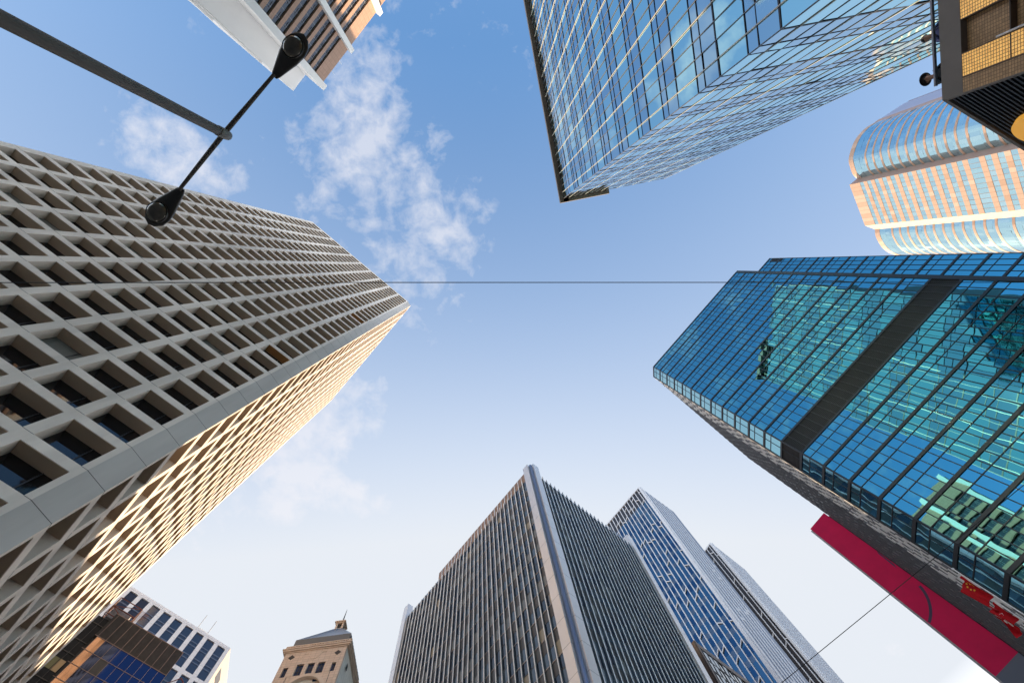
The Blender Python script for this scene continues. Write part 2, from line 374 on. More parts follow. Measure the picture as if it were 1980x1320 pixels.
# ------------------------------------------------------------------ blue mirror-glass tower (picture right)
def mirror_tower():
    H = 90.0; HA = H+CZ; fl = .0375*H
    k1, k2 = at((1263.5, 709), H), at((1264, 728), H)
    root = thing('mirror_glass_tower', 'blue mirror glass tower with black floor bands and a louvred plant floor', 'office tower', (k1.x, k1.y, 0))
    FM = Fr(k1, -50.02); LM = .2731*H; dd = k2-k1; FC = Fr(k1, math.degrees(math.atan2(dd.y, dd.x))); LC = dd.length
    FS = Fr(k2, 40.03); LS = .3132*H
    o2 = Vector(FM.P(LM, 0, -.038*H)[:2]); FU = Fr(o2, -50.02); LU = .0725*H
    zb0, zb1 = CZ+.4945*H, CZ+.5335*H
    zl = [HA-.02] + [HA - k*fl for k in range(1, 27)]
    gl, gr, band_objs = MB(), MB(), []
    louv = MB(); lou2 = MB()
    nM = 26; du = LM/nM
    for i in range(len(zl)-1):
        z1, z0 = zl[i], zl[i+1]; zm = z0+(z1-z0)*.60
        pl = (z0 < (zb0+zb1)/2 < z1)
        for F, Lx, n, mi in ((FM, LM, nM, 0), (FC, LC, 1, 1), (FU, LU, 8, 0)):
            d = Lx/n
            if pl and F is not FU: continue
            if F is FC:
                um = Lx*.42
                for (a, b) in ((0, um), (um, Lx)):
                    gl.pane(F, a, b, z0, zm, 0, .002, 1); gl.pane(F, a, b, zm, z1, 0, .002, 1)
            else:
                for k in range(n):
                    gl.pane(F, k*d, (k+1)*d, z0, zm, 0, .0022, 0); gl.pane(F, k*d, (k+1)*d, zm, z1, 0, .0022, 0)
        bd = MB()
        for F, Lx in ((FM, LM), (FC, LC), (FU, LU)): bd.box(F, -.03, Lx+.03, z1-.20, z1+.12, -.06, .07)
        bd.build('floor_band', m_black, root)
        for F, Lx in ((FM, LM), (FC, LC), (FU, LU)):
            if pl and F is not FU: continue
            gr.box(F, 0, Lx, zm-.04, zm+.04, -.04, .035)
    for k in range(nM+1): gr.box(FM, k*du-.035, k*du+.035, 0, HA-.1, -.05, .045)
    for k in range(9): gr.box(FU, k*LU/8-.035, k*LU/8+.035, 0, HA-.1, -.05, .045)
    gr.box(FC, -.07, .07, 0, HA, -.1, .075); gr.box(FC, LC-.07, LC+.07, 0, HA, -.1, .075); gr.box(FC, LC*.42-.03, LC*.42+.03, 0, HA-.1, -.05, .04)
    gr.box(FM, LM-.02, LM+.5, 0, HA, -.6, .09)
    gl.build('glazing', [m_gD, m_gD2], root); gr.build('mullion_grid', m_black, root)
    i = [j for j in range(len(zl)-1) if zl[j+1] < (zb0+zb1)/2 < zl[j]][0]; z1, z0 = zl[i], zl[i+1]
    n = 16
    m_louv = mat('dark_louvre', (.045, .038, .035), .45, metal=.3, var=.15, vscale=.3)
    for F, Lx in ((FM, LM), (FC, LC)):
        louv.quad(F.P(0, z0, -.12), F.P(Lx, z0, -.12), F.P(Lx, z1, -.12), F.P(0, z1, -.12))
        for j in range(n):
            z = z0+(z1-z0)*(j+.5)/n; louv.box(F, 0, Lx, z-.02, z+.07, -.11, -.02)
    for k in range(nM+1): louv.box(FM, k*du-.03, k*du+.03, z0, z1, -.02, .055)
    # louvred head of the rear wing
    for j in range(14):
        z = HA-1-j*.25; lou2.box(FU, LU-.9, LU-.05, z, z+.12, .01, .06)
    louv.build('louvre', m_louv, root); lou2.build('louvre', m_louv, root)
    cr = MB()
    i_ = .15
    A_ = Vector(FM.P(0, 0, -i_)[:2]); B_ = Vector(FM.P(LM-.02, 0, -i_)[:2]); C_ = Vector(FU.P(-.02, 0, -i_)[:2]); D_ = Vector(FU.P(LU, 0, -i_)[:2])
    S1 = Vector(FS.P(.1, 0, -i_)[:2]); S2 = Vector(FS.P(LS, 0, -i_)[:2]); E_ = D_ + FS.d*(LS*.9)
    cr.prism([A_, B_, C_, D_, E_, S2, S1], 0, HA-.15, 0, 1)
    cr.build('core', [m_core, m_roof], root)
    # side wall: black wall with staggered white vertical slats
    m_sl = mat('white_slat', (.78, .77, .77), .5); m_bw = mat('black_side_wall', (.025, .025, .03), .5)
    sw = MB(); sw.box(FS, .0, LS, 0, HA, -.14, 0); sw.build('side_wall', m_bw, root)
    sl = MB(); sp = .48; nn = int(LS/sp); rs_ = random.Random(5)
    for k in range(nn):
        white = k < 9; u = .3+k*.85 if white else 7.6+(k-9)*sp; z = HA-.3-(k % 3)*fl*.31
        if u > LS-.1: break
        while z > 2:
            h = fl*(.30 if white else .26)+rs_.random()*fl*.22
            if white: sl.box(FS, u-.06, u+.06, z-h, z, .0, .10, 0)
            else: sl.box(FS, u-.035, u+.035, z-h, z, .0, .07, 1)
            z -= fl*.70
    sl.build('slat', [m_sl, mat('grey_slat', (.085, .085, .095), .5)], root)
    return FS, LS, H, FM
FS, LS, HD, FMD = mirror_tower()

# pink hanging banner beyond the side wall's far corner
def banner():
    Hj = .7546*HD; p = at((1593, 991), Hj); q = at((1566.5, 1022), Hj); v = q-p
    F = Fr(p, math.degrees(math.atan2(v.y, v.x))); Wd = v.length; z1 = Hj+CZ; z0 = .583*Hj+CZ
    root = thing('banner', 'tall crimson hanging banner with a dark purple arc beside black slatted wall', 'banner', (p.x, p.y, 0))
    m_pk = mat('crimson_vinyl', (.86, .012, .115), .6, spec=.2, var=.09, vscale=.25)
    m_pu = mat('purple_print', (.075, .035, .10), .6); m_gy = mat('grey_print', (.16, .19, .26), .6); m_gy2 = mat('grey_print_light', (.20, .235, .31), .6)
    b = MB(); b.box(F, 0, Wd, z0, z1, -.5, 0); b.build('panel', m_pk, root)
    g2 = MB()
    for k in range(4): g2.box(F, 0 if True else 0, Wd, z0-(k+1)*2.0, z0-k*2.0-.004, -.5, 0, k % 2)
    g2.build('grey_foot', [m_gy, m_gy2], root)
    a = MB(); cu, czz, r, t = 5.0, 51.5+(.0), 4.65, .34; cz_ = czz*1.0+CZ*0+ .0
    prev = None
    for k in range(0, 41):
        ang = R(180+12+k*(70/40)); pts = []
        for rr in (r-t/2, r+t/2): pts.append((cu+rr*math.cos(ang), czz+1.7+rr*math.sin(ang)))
        if prev and all(.02 < x[0] < Wd-.02 for x in pts+prev):
            a.quad(F.P(*prev[0], .004), F.P(*prev[1], .004), F.P(*pts[1], .004), F.P(*pts[0], .004))
        prev = pts
    a.quad(F.P(.02, 57.5+1.7, .004), F.P(.10, 54.6+1.7, .004), F.P(.36, 54.0+1.7, .004), F.P(.20, 57.0+1.7, .004))
    a.build('arc_print', m_pu, root)
    fr = MB(); m_fr = mat('galvanised_edge', (.42, .43, .46), .5, var=.2, vscale=1.5)
    fr.box(F, Wd+.003, Wd+.25, z0-8, z1-.4, -.75, -.02)
    fr.build('edge_frame', m_fr, root)
    wl = MB(); wl.box(F, -.2, Wd-.02, 0, z1-.6, -6, -.52); wl.build('backing_wall', m_core, root)
banner()

# ------------------------------------------------------------------ dark tower with silver fins (picture bottom)
def finned_tower():
    H = 87.0; HA = H+CZ; k = at((1025, 899), H)
    root = thing('finned_office_block', 'dark glazed office block with closely spaced silver vertical fins and metal corner', 'office tower', (k.x, k.y, 0))
    FL_, FR_ = Fr(k, 129.55), Fr(k, 39.34); LL, LR = .458*H, .312*H; zr = CZ+.968*H; fl = .0418*H
    zs = []; z = CZ+.5414*H
    while z < zr-fl*.4: z += fl
    m_g1 = mat('dark_pane', (.012, .015, .024), .04, spec=.8); m_g2 = mat('grey_blind_pane', (.17, .18, .18), .25); m_g3 = mat('beige_blind_pane', (.30, .25, .17), .3)
    m_g4 = mat('slate_pane', (.055, .075, .095), .06, spec=.9); m_sp = mat('dark_spandrel', (.06, .058, .06), .4); m_sill = mat('sill', (.38, .32, .29), .4, metal=.3)
    gl, sl = MB(), MB()
    p0 = .019*H
    zz = []
    while z > 3: zz.append(z); z -= fl
    fins = []
    for F, Lx, n, side in ((FL_, LL-.016*H, 33, 0), (FR_, LR-.016*H, 23, 1)):
        du = (Lx-p0)/n
        for zi, z in enumerate(zz):
            zt = min(z+fl*.5, zr)
            top = zr if zi == 0 else z+fl*.48
            band = random.random() < .45
            for b in range(n):
                u0, u1 = p0+b*du, p0+(b+1)*du; r = random.random()
                if side == 0: mi = 0 if r < (.30 if band else .5) else (1 if r < .64 else (2 if r < .68 else 3))
                else: mi = 3 if r < .55 else (0 if r < .85 else 1)
                gl.pane(F, u0, u1, z-fl*.02, top, 0, .003, mi)
                gl.pane(F, u0, u1, z-fl*.52, z-fl*.02, 0, .003, 4 if random.random() < (.55 if side == 0 else .8) else 0)
            if side == 0: sl.box(F, p0, Lx, z-fl*.05, z-fl*.02, -.02, .05)
            sl.box(F, p0, Lx, z-fl*.53, z-fl*.50, -.02, .03, 1)
        for b in range(n+1):
            f = MB(); u = p0+b*du
            tz = zr-.30 if side == 0 else zr+.7
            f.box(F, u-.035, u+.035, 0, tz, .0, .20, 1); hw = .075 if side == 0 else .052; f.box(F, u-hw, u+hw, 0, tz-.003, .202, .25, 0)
            fins.append(f.build('fin', [m_finC if side == 0 else m_finC2, m_finS if side == 0 else m_finS2], root))
    gl.build('glazing', [m_g1, m_g2, m_g3, m_g4, m_sp], root); sl.build('sill', [m_sill, m_sp], root)
    pl = MB(); t = .0155*H
    m_pil = mat('brushed_pilaster', (.72, .68, .66), .30, metal=.55, var=.04, vscale=.3)
    def pil(F, a, b):
        q = MB(); q.box(F, a, b, 0, HA, -.6, .62)
        for j in range(20):
            zj = CZ+.5324*H+(j-12)*.0416*H
            if 3 < zj < HA-.5: q.box(F, a-.002, b+.002, zj-.015, zj+.015, -.3, .624, 1)
        return q.build('pilaster', [m_pil, m_joint], root)
    pil(FL_, .22, .22+t); pil(FR_, .22, .22+t)
    pil(FL_, LL-.016*H, LL); pil(FR_, LR-.016*H, LR)
    rc = MB(); c = k+(FL_.n+FR_.n)*(.04); rc.lathe((c.x, c.y, 0), [(.30, 0), (.30, HA-.45), (0, HA-.45)], 20)
    rc.build('corner_shaft', mat('steel_shaft', (.20, .23, .33), .3, metal=.7), root, smooth=True)
    m_scr = mat('bronze_screen', (.24, .14, .085), .5, var=.1)
    ps = MB(); ps.box(FL_, 1.75, .333*H, zr-.85, CZ+.9935*H, -.9, .03, 0)
    for b in range(26): u = 1.9+b*(.333*H-2)/26; ps.box(FL_, u-.07, u+.07, zr-.8, CZ+.9935*H-.1, .032, .12, 1)
    ps.build('roof_screen', [m_scr, m_alu], root)
    cr = MB(); i = .12; a = Vector(FL_.P(LL-.05, 0, -i)[:2]); b = Vector(FR_.P(LR-.05, 0, -i)[:2]); k0 = k-(FL_.n+FR_.n)*i
    cr.prism([k0, a, a+b-k0, b], 0, zr-.05, 0, 1); cr.build('core', [m_core, m_roof], root)
m_finS = mat('fin_side', (.14, .145, .16), .4, metal=.3); m_finS2 = mat('fin_side_blue', (.10, .125, .16), .35, metal=.4)  # dark reflections on the fin flanks put into their colour
m_finC = mat('silver_fin', (.84, .81, .79), .5, metal=.0); m_finC2 = mat('blue_silver_fin', (.76, .81, .88), .5, metal=.0)
finned_tower()

# ------------------------------------------------------------------ pair of towers with forked white tracery
m_wt = mat('white_tracery', (.58, .58, .62), .5, var=.03)
def tracery_tower(px_corner, H, azL, LLr, azR, LRr, label, ncol, sp_r, seed, dark_top, dark_all):
    rnd = random.Random(seed); HA = H+CZ; k = at(px_corner, H)
    root = thing('tracery_tower', label, 'office tower', (k.x, k.y, 0))
    FL_, FR_ = Fr(k, azL), Fr(k, azR); LL, LR = LLr*H, LRr*H
    m1 = mat('blue_glass', (.07, .17, .28), .05, 1.0); m2 = mat('slate_glass', (.13, .18, .245), .12, .9); m3 = mat('black_louvre', (.02, .02, .028), .5); m4 = mat('deep_blue_glass', (.035, .105, .21), .05, 1.0)
    gl, tr = MB(), MB(); du = LL/ncol; fl = 3.7; z = HA; r_ = 0
    while z > 3:
        z0 = z-fl
        for c in range(ncol):
            if z > HA-dark_top or dark_all: gl.pane(FL_, c*du, (c+1)*du, z0, z, 0, .002, 2)
            else:
                zm = z0+fl*.62
                gl.pane(FL_, c*du, (c+1)*du, z0, zm, 0, .002, 0 if rnd.random() < .55 else 3); gl.pane(FL_, c*du, (c+1)*du, zm, z, 0, .002, 1 if rnd.random() < .6 else 0)
        z = z0
    gl.build('glazing', [m1, m2, m3, m4], root)
    bw = .11
    for c in range(1, ncol+1): tr.box(FL_, c*du-bw, c*du+bw, 0, HA-.3, .0, .30)
    for c in range(ncol):
        z = HA-rnd.uniform(1, 9); 
        while z > 8:
            s = 1 if rnd.random() < .5 else -1; h = du*.8
            a, b = ((c*du, z), ((c+1)*du, z-h)) if s > 0 else ((c*du, z-h), ((c+1)*du, z))
            tr.strip(FL_, a, b, .20, .02, .285); z -= rnd.choice((11.1, 14.8, 18.5))
    tr.build('tracery', m_wt, root)
    cc = MB(); cc.box(FL_, -.05, .6, 0, HA, -.4, .34); cc.box(FR_, -.05+.4, .75, 0, HA-.02, -.4, .33); cc.build('corner_strip', m_wt, root)
    cp = MB(); cp.box(FL_, .6, LL, HA-.5, HA+.1, -.3, .36); cp.build('parapet', m_wt, root)
    rs = MB(); m_gap = mat('slot_glass', (.10, .13, .20) if not dark_all else (.27, .29, .34), .4)
    rs.quad(FR_.P(.75, 0, .02), FR_.P(LR, 0, .02), FR_.P(LR, HA-.02, .02), FR_.P(.75, HA-.02, .02), 1)
    n = int((LR-.75)/sp_r)
    for c in range(n):
        u = .75+(c+.5)*sp_r; z = HA
        rs.box(FR_, u-sp_r*.22, u+sp_r*.22, 0, HA-.03, .02, .10)
        for q in range(4): zz = rnd.uniform(5, HA-4); rs.box(FR_, u+sp_r*.22, u+sp_r*.78, zz, zz+.9, .03, .09)
    rs.build('side_cladding', [mat('grey_white_cladding', (.43, .45, .51), .5), m_gap], root)
    cr = MB(); i = .1; a = Vector(FL_.P(LL, 0, -i)[:2]); b = Vector(FR_.P(LR, 0, -i)[:2]); k0 = k-(FL_.n+FR_.n)*i
    cr.prism([k0, a, a+b-k0, b], 0, HA-.05, 0, 1); cr.build('core', [m_core, m_roof], root)
tracery_tower((1236.5, 941), 150, 128.64, .155, 37.6, .1088, 'blue glass tower with white forked tracery and striped white side', 17, 1.95, 3, 6.5, False)
tracery_tower((1374.4, 1048.8), 150, 122, .10, 39.6, .123, 'slim pale grey tower with black windows behind the blue forked tower', 11, .62, 5, 300, True)

# low dark glass block between them
def dark_block():
    H = 61.0; HA = H+CZ; k = at((1341, 1238), H); root = thing('dark_glass_block', 'low dark brown glass block tucked beside the silver finned block', 'office block', (k.x, k.y, 0))
    F = Fr(k, 40.07); Lx = .21*H; F2 = Fr(k, 130.07); L2 = 7.5
    m_b = mat('brown_stone', (.085, .055, .045), .5, var=.1); m_g = mat('wavy_dark_glass', (.42, .42, .40), .03, 1.0, bump=.9, bscale=.5, bdist=.12)
    gl, gr = MB(), MB(); z = HA-1.0; n = 12; du = Lx/n
    while z > 2:
        for c in range(n): gl.pane(F, c*du, (c+1)*du, z-1.9, z, 0, .012, 0)
        gr.box(F, 0, Lx, z-.07, z+.07, -.02, .07); z -= 1.9
    for c in range(n+1): gr.box(F, c*du-.07, c*du+.07, 0, HA-.2, -.03, .06)
    gl.build('glazing', m_g, root); gr.build('mullion_grid', m_black, root)
    b = MB(); b.box(F2, -.15, L2, 0, HA, -.5, .0); b.box(F, -.02, Lx, HA-1.0, HA, -.4, .10); b.build('side_wall', m_b, root)
    cr = MB(); i = .1; a = Vector(F.P(Lx, 0, -i)[:2]); b2 = k+F2.d*L2-F.n*i; k0 = k-F.n*i-F2.n*.6
    cr.prism([k0, a, a+F2.d*L2, k0+F2.d*L2], 0, HA-.1, 0, 1); cr.build('core', [m_core, m_roof], root)
dark_block()

# ------------------------------------------------------------------ sandstone tower with pyramid roof
def sandstone_tower():
    H = 45.0; k = at((675.8, 1242.4), H); root = thing('sandstone_tower', 'pink sandstone tower with pyramid roof, lantern and spire', 'tower', (k.x, k.y, 0))
    F = Fr(k, 174.94); W_ = .1481*H; F2 = Fr(k, 84.2); D_ = W_
    F2.n = -F.d.copy(); F2.d = -F.n.copy()
    Z = lambda r: r*H+CZ
    ms = tiles('sandstone_blocks', (.80, .61, .50), (.52, .37, .30), .55, .30, .012, .8, .06, az=174.94)
    ms2 = tiles('sandstone_blocks_lit_side', (.85, .80, .74), (.6, .56, .52), .55, .30, .012, .8, .05, az=84.94)  # whiter blocks: the bright light on this side put into the colour
    mtrim = mat('sandstone_trim', (.80, .63, .52), .8, var=.06); mwin = mat('navy_window', (.022, .045, .11), .15, spec=.25); mtile = mat('slate_tile', (.06, .055, .06), .6)
    zc0 = Z(.9925)
    insets = []
    sh = MB(); sh.box(F, .15, W_-.15, 0, zc0, -D_+.15, -.25); sh.build('shaft', ms2, root)
    # front wall with real openings
    wn = [(.1228, .1335, .85, .952), (.0891, .1056, .9195, .9565), (.0648, .0803, .925, .9555), (.0411, .0574, .9095, .955), (.0152, .0252, .9028, .9495)]
    wn = [(a*H, b*H, Z(c), Z(d)) for a, b, c, d in wn]; wn.sort()
    cu, cz0, r0 = .0706*H, Z(.878), .0405*H
    fr = MB(); edges = [.14]+[x for w in wn for x in w[:2]]+[W_-.14]
    zb = Z(.84)
    for i in range(0, len(edges), 2): fr.box(F, edges[i], edges[i+1], cz0+r0+.35, zc0, -.25, 0)
    for a, b, c, d in wn:
        fr.box(F, a, b, d, zc0, -.25, 0)
        if c > cz0+r0+.35: fr.box(F, a, b, cz0+r0+.35, c, -.25, 0)
    fr.box(F, .14, cu-r0-.35, 0, cz0+r0+.35, -.25, 0); fr.box(F, cu+r0+.35, W_-.14, 0, cz0+r0+.35, -.25, 0)
    fr.build('wall', ms, root)
    for a, b, c, d in wn:
        w = MB(); w.quad(F.P(a, c, -.18), F.P(b, c, -.18), F.P(b, d, -.18), F.P(a, d, -.18)); o = w.build('window', mwin, root)
        q = MB(); q.box(F, (a+b)/2-.02, (a+b)/2+.02, c, d, -.17, -.13); q.box(F, a, b, (c+d)/2, (c+d)/2+.04, -.17, -.14)
        q.build('window_frame', m_dframe, o).matrix_parent_inverse = Matrix.Identity(4)
    ar = MB(); n = 20
    for rr0, rr1, w0, w1 in ((r0-.02, r0+.22, -.3, .16), (r0+.22, r0+.36, -.2, .08)):
        for j in range(n):
            a0, a1 = math.pi*j/n, math.pi*(j+1)/n
            P = lambda r, a, w: F.P(cu+r*math.cos(a), cz0+r*math.sin(a), w)
            ar.quad(P(rr0, a0, w1), P(rr0, a1, w1), P(rr1, a1, w1), P(rr1, a0, w1)); ar.quad(P(rr1, a0, w0), P(rr1, a0, w1), P(rr1, a1, w1), P(rr1, a1, w0))
            ar.quad(P(rr0, a0, w1), P(rr0, a0, w0), P(rr0, a1, w0), P(rr0, a1, w1))
    ar.build('arch', mtrim, root)
    sp = MB()     # spandrel filling above the arch
    for j in range(n):
        a0, a1 = math.pi*j/n, math.pi*(j+1)/n; u0, u1 = cu+(r0+.3)*math.cos(a0), cu+(r0+.3)*math.cos(a1)
        sp.quad(F.P(u0, cz0+(r0+.3)*math.sin(a0), -.02), F.P(u0, cz0+r0+.36, -.02), F.P(u1, cz0+r0+.36, -.02), F.P(u1, cz0+(r0+.3)*math.sin(a1), -.02))
    sp.build('spandrel', ms, root)
    for a, b in ((.127, .979), (.0205, .9765)):
        d = MB(); r = .0075*H; u, z = a*H, Z(b); i = len(d.v)
        q = [(u-r, z), (u, z-r*.9), (u+r, z), (u, z+r*.9)]
        d.poly([F.P(x, y, .03) for x, y in q]); 
        for t in range(4): d.quad(F.P(*q[t], 0), F.P(*q[(t+1) % 4], 0), F.P(*q[(t+1) % 4], .03), F.P(*q[t], .03))
        d.build('diamond_tile', mtile, root)
    gm = MB(); q = [(.047, .984), (.058, .984), (.063, .975), (.068, .968), (.078, .968), (.083, .975), (.088, .984), (.099, .984), (.103, .972)]
    for a, b in zip(q[:-1], q[1:]): gm.strip(F, (a[0]*H, Z(a[1])), (b[0]*H, Z(b[1])), .05, 0, .035)
    gm.build('carved_moulding', mtrim, root)
    co = MB()
    for z0, z1, e in ((zc0, zc0+.12, .08), (zc0+.12, zc0+.30, .2), (zc0+.30, zc0+.40, .28)): co.box(F, -e, W_+e, z0, z1, -D_-e, e)
    co.build('cornice', mtrim, root)
    zb = zc0+.40; ba = MB()
    for Fx, Lx, off in ((F, W_, 0),):
        ba.box(F, -.1, W_+.1, zb, zb+.09, -.2, .05); ba.box(F, -.1, W_+.1, zb+.42, zb+.52, -.2, .05)
        n = 25
        for j in range(n):
            u = j*W_/(n-1)
            wide = j % 8 == 0
            ba.box(F, u-(.16 if wide else .055), u+(.16 if wide else .055), zb+.09, zb+.42, -.13, 0)
    for Fx in (F2,):
        ba.box(Fx, .05, D_+.1, zb, zb+.09, -.2, .05); ba.box(Fx, .05, D_+.1, zb+.42, zb+.52, -.2, .05)
        for j in range(25): ba.box(Fx, j*D_/24-.055, j*D_/24+.055, zb+.09, zb+.42, -.13, 0)
    Fl = Fr(Vector(F.P(W_, 0, 0)[:2]), 84.94); Fl.d = -F.n.copy(); Fl.n = F.d.copy()
    ba.box(Fl, .05, D_+.1, zb, zb+.09, -.2, .05); ba.box(Fl, .05, D_+.1, zb+.42, zb+.52, -.2, .05)
    for j in range(25): ba.box(Fl, j*D_/24-.055, j*D_/24+.055, zb+.09, zb+.42, -.13, 0)
    ba.build('balustrade', mtrim, root)
    side = MB(); mdk = mat('dark_slot', (.03, .03, .035), .5)
    side.box(F2, 1.1, 1.45, Z(.955), Z(.968), -.02, .02, 0)
    side.box(F2, 2.6, 3.4, Z(.86), Z(.90), -.02, .03, 0)
    side.build('slot_window', mdk, root)
    mrf = mat('zinc_roof', (.25, .30, .38), .40, metal=.5, var=.08)
    ez0, ez1 = Z(1.012), Z(1.0405); ctr = Vector(F.P(W_/2, 0, -D_/2)[:2]); e = .45*W_
    eb = MB(); eb.box(F, W_/2-e, W_/2+e, zb-.05, ez1, -D_/2-e, -D_/2+e); eb.build('eaves', mat('zinc_eaves', (.17, .18, .20), .5, metal=.3), root)
    zt = Z(1.128); py = MB(); base = [F.P(W_/2+sx*e, ez1, -D_/2+sy*e) for sx, sy in ((-1, 1), (1, 1), (1, -1), (-1, -1))]; tp = [F.P(W_/2+sx*.55, zt, -D_/2+sy*.55) for sx, sy in ((-1, 1), (1, 1), (1, -1), (-1, -1))]
    for j in range(4): py.quad(base[j], base[(j+1) % 4], tp[(j+1) % 4], tp[j])
    for j in range(4):
        for s in range(1, 14):
            t = s/14; a = Vector(base[j]).lerp(Vector(base[(j+1) % 4]), t); b = Vector(tp[j]).lerp(Vector(tp[(j+1) % 4]), t); py.bar(a, b, .035, 4)
    py.build('roof', mrf, root)
    ln = MB(); z = zt
    for sx, sy in ((-1, 1), (1, 1), (1, -1), (-1, -1)): ln.box(F, W_/2+sx*.36-.1, W_/2+sx*.36+.1, z-.1, z+.95, -D_/2+sy*.36-.1, -D_/2+sy*.36+.1)
    ln.box(F, W_/2-.3, W_/2+.3, z-.1, z+.93, -D_/2-.3, -D_/2+.3, 1)
    for z0, z1, e2 in ((z-.12, z+.1, .52), (z+.95, z+1.1, .52), (z+1.1, z+1.25, .64), (z+1.25, z+1.36, .5)): ln.box(F, W_/2-e2, W_/2+e2, z0, z1, -D_/2-e2, -D_/2+e2)
    ln.build('lantern', [mtrim, mdk], root)
    s = MB(); a = F.P(W_/2, z+1.3, -D_/2); b = F.P(W_/2, z+3.8, -D_/2); s.bar(a, b, .11, 8, 0, .02); s.build('spire', mdk, root)
sandstone_tower()

# ------------------------------------------------------------------ white block with dark window columns, dark glass block in front of it
def white_block():
    H = 90.0; HA = H+CZ; k = at((446, 1252), H); root = thing('white_office_block', 'white office block with tall navy window strips and roof antennas', 'office block', (k.x, k.y, 0))
    F = Fr(k, -139.24); Lx = .36*H; F2 = Fr(k, 101.0); F2.n = Vector((math.cos(R(11)), math.sin(R(11)))); F2.d = Vector((math.cos(R(101)), math.sin(R(101)))); L2 = 22
    mw = tiles('white_tiles', (.66, .67, .72), (.45, .46, .5), 2.5, 1.9, .03, .6, .02, az=-139.24)
    mb = mat('beige_render', (.62, .53, .44), .8, var=.05); mwin = mat('navy_strip_glass', (.018, .03, .065), .1, spec=.7); mtr = mat('navy_transom', (.07, .10, .17), .4)
    cols = [(.0086+.0284*j, .0274+.0284*j) for j in range(12)]
    zr = [(.906, .991), (.80, .897), (.69, .785)]
    wl = MB(); dep = .35; e = [0]+[x*H for c in cols for x in c]+[Lx]
    for i in range(0, len(e), 2): wl.box(F, e[i], e[i+1], 0, HA, -dep, 0)
    for a, b in cols:
        prev = HA
        for z0, z1 in zr: wl.box(F, a*H, b*H, z1*H+CZ, prev, -dep, 0); prev = z0*H+CZ
        wl.box(F, a*H, b*H, 0, prev, -dep, 0)
    wl.build('wall', mw, root)
    for a, b in cols:
        for z0, z1 in zr:
            g_ = MB(); g_.quad(F.P(a*H, z0*H+CZ, -.22), F.P(b*H, z0*H+CZ, -.22), F.P(b*H, z1*H+CZ, -.22), F.P(a*H, z1*H+CZ, -.22)); o = g_.build('window', mwin, root)
            t_ = MB(); h = (z1-z0)*H
            for q in (.27, .37, .62, .72): t_.box(F, a*H, b*H, z1*H+CZ-h*q-.12, z1*H+CZ-h*q+.12, -.215, -.16)
            t_.build('transom', mtr, o).matrix_parent_inverse = Matrix.Identity(4)
    s = MB(); s.box(F2, .02, L2, 0, HA-.02, -.4, 0)
    s.build('side_wall', mb, root)
    sw = MB()
    for j in range(12):
        z = HA-4.5-j*4.0
        for q in range(5): sw.box(F2, 1.5+q*4, 4.3+q*4, z-1.1, z+1.1, 0, .04)
    sw.build('side_window', mat('brown_window', (.13, .11, .10), .2), root)
    an = MB()
    for u, h in ((.0885*H, 4.4), (.062*H, 4.4)): an.bar(F.P(u, HA, -1), F.P(u, HA+h, -1), .06)
    an.build('antenna', mat('grey_mast', (.3, .3, .32), .5), root)
    bx = MB(); bx.box(F, .064*H, .088*H, HA, HA+1.1, -3, -.9); bx.box(F, .118*H, .121*H, HA, HA+.7, -.8, -.5); bx.build('roof_plant', m_whitec, root)
    cr = MB(); k0 = k-F.n*(dep+.02)-F2.n*.42; a = Vector(F.P(Lx, 0, -dep-.02)[:2]); cr.prism([k0, a, a+F2.d*L2, k0+F2.d*L2], 0, HA-.1, 0, 1); cr.build('core', [m_core, m_roof], root)
white_block()

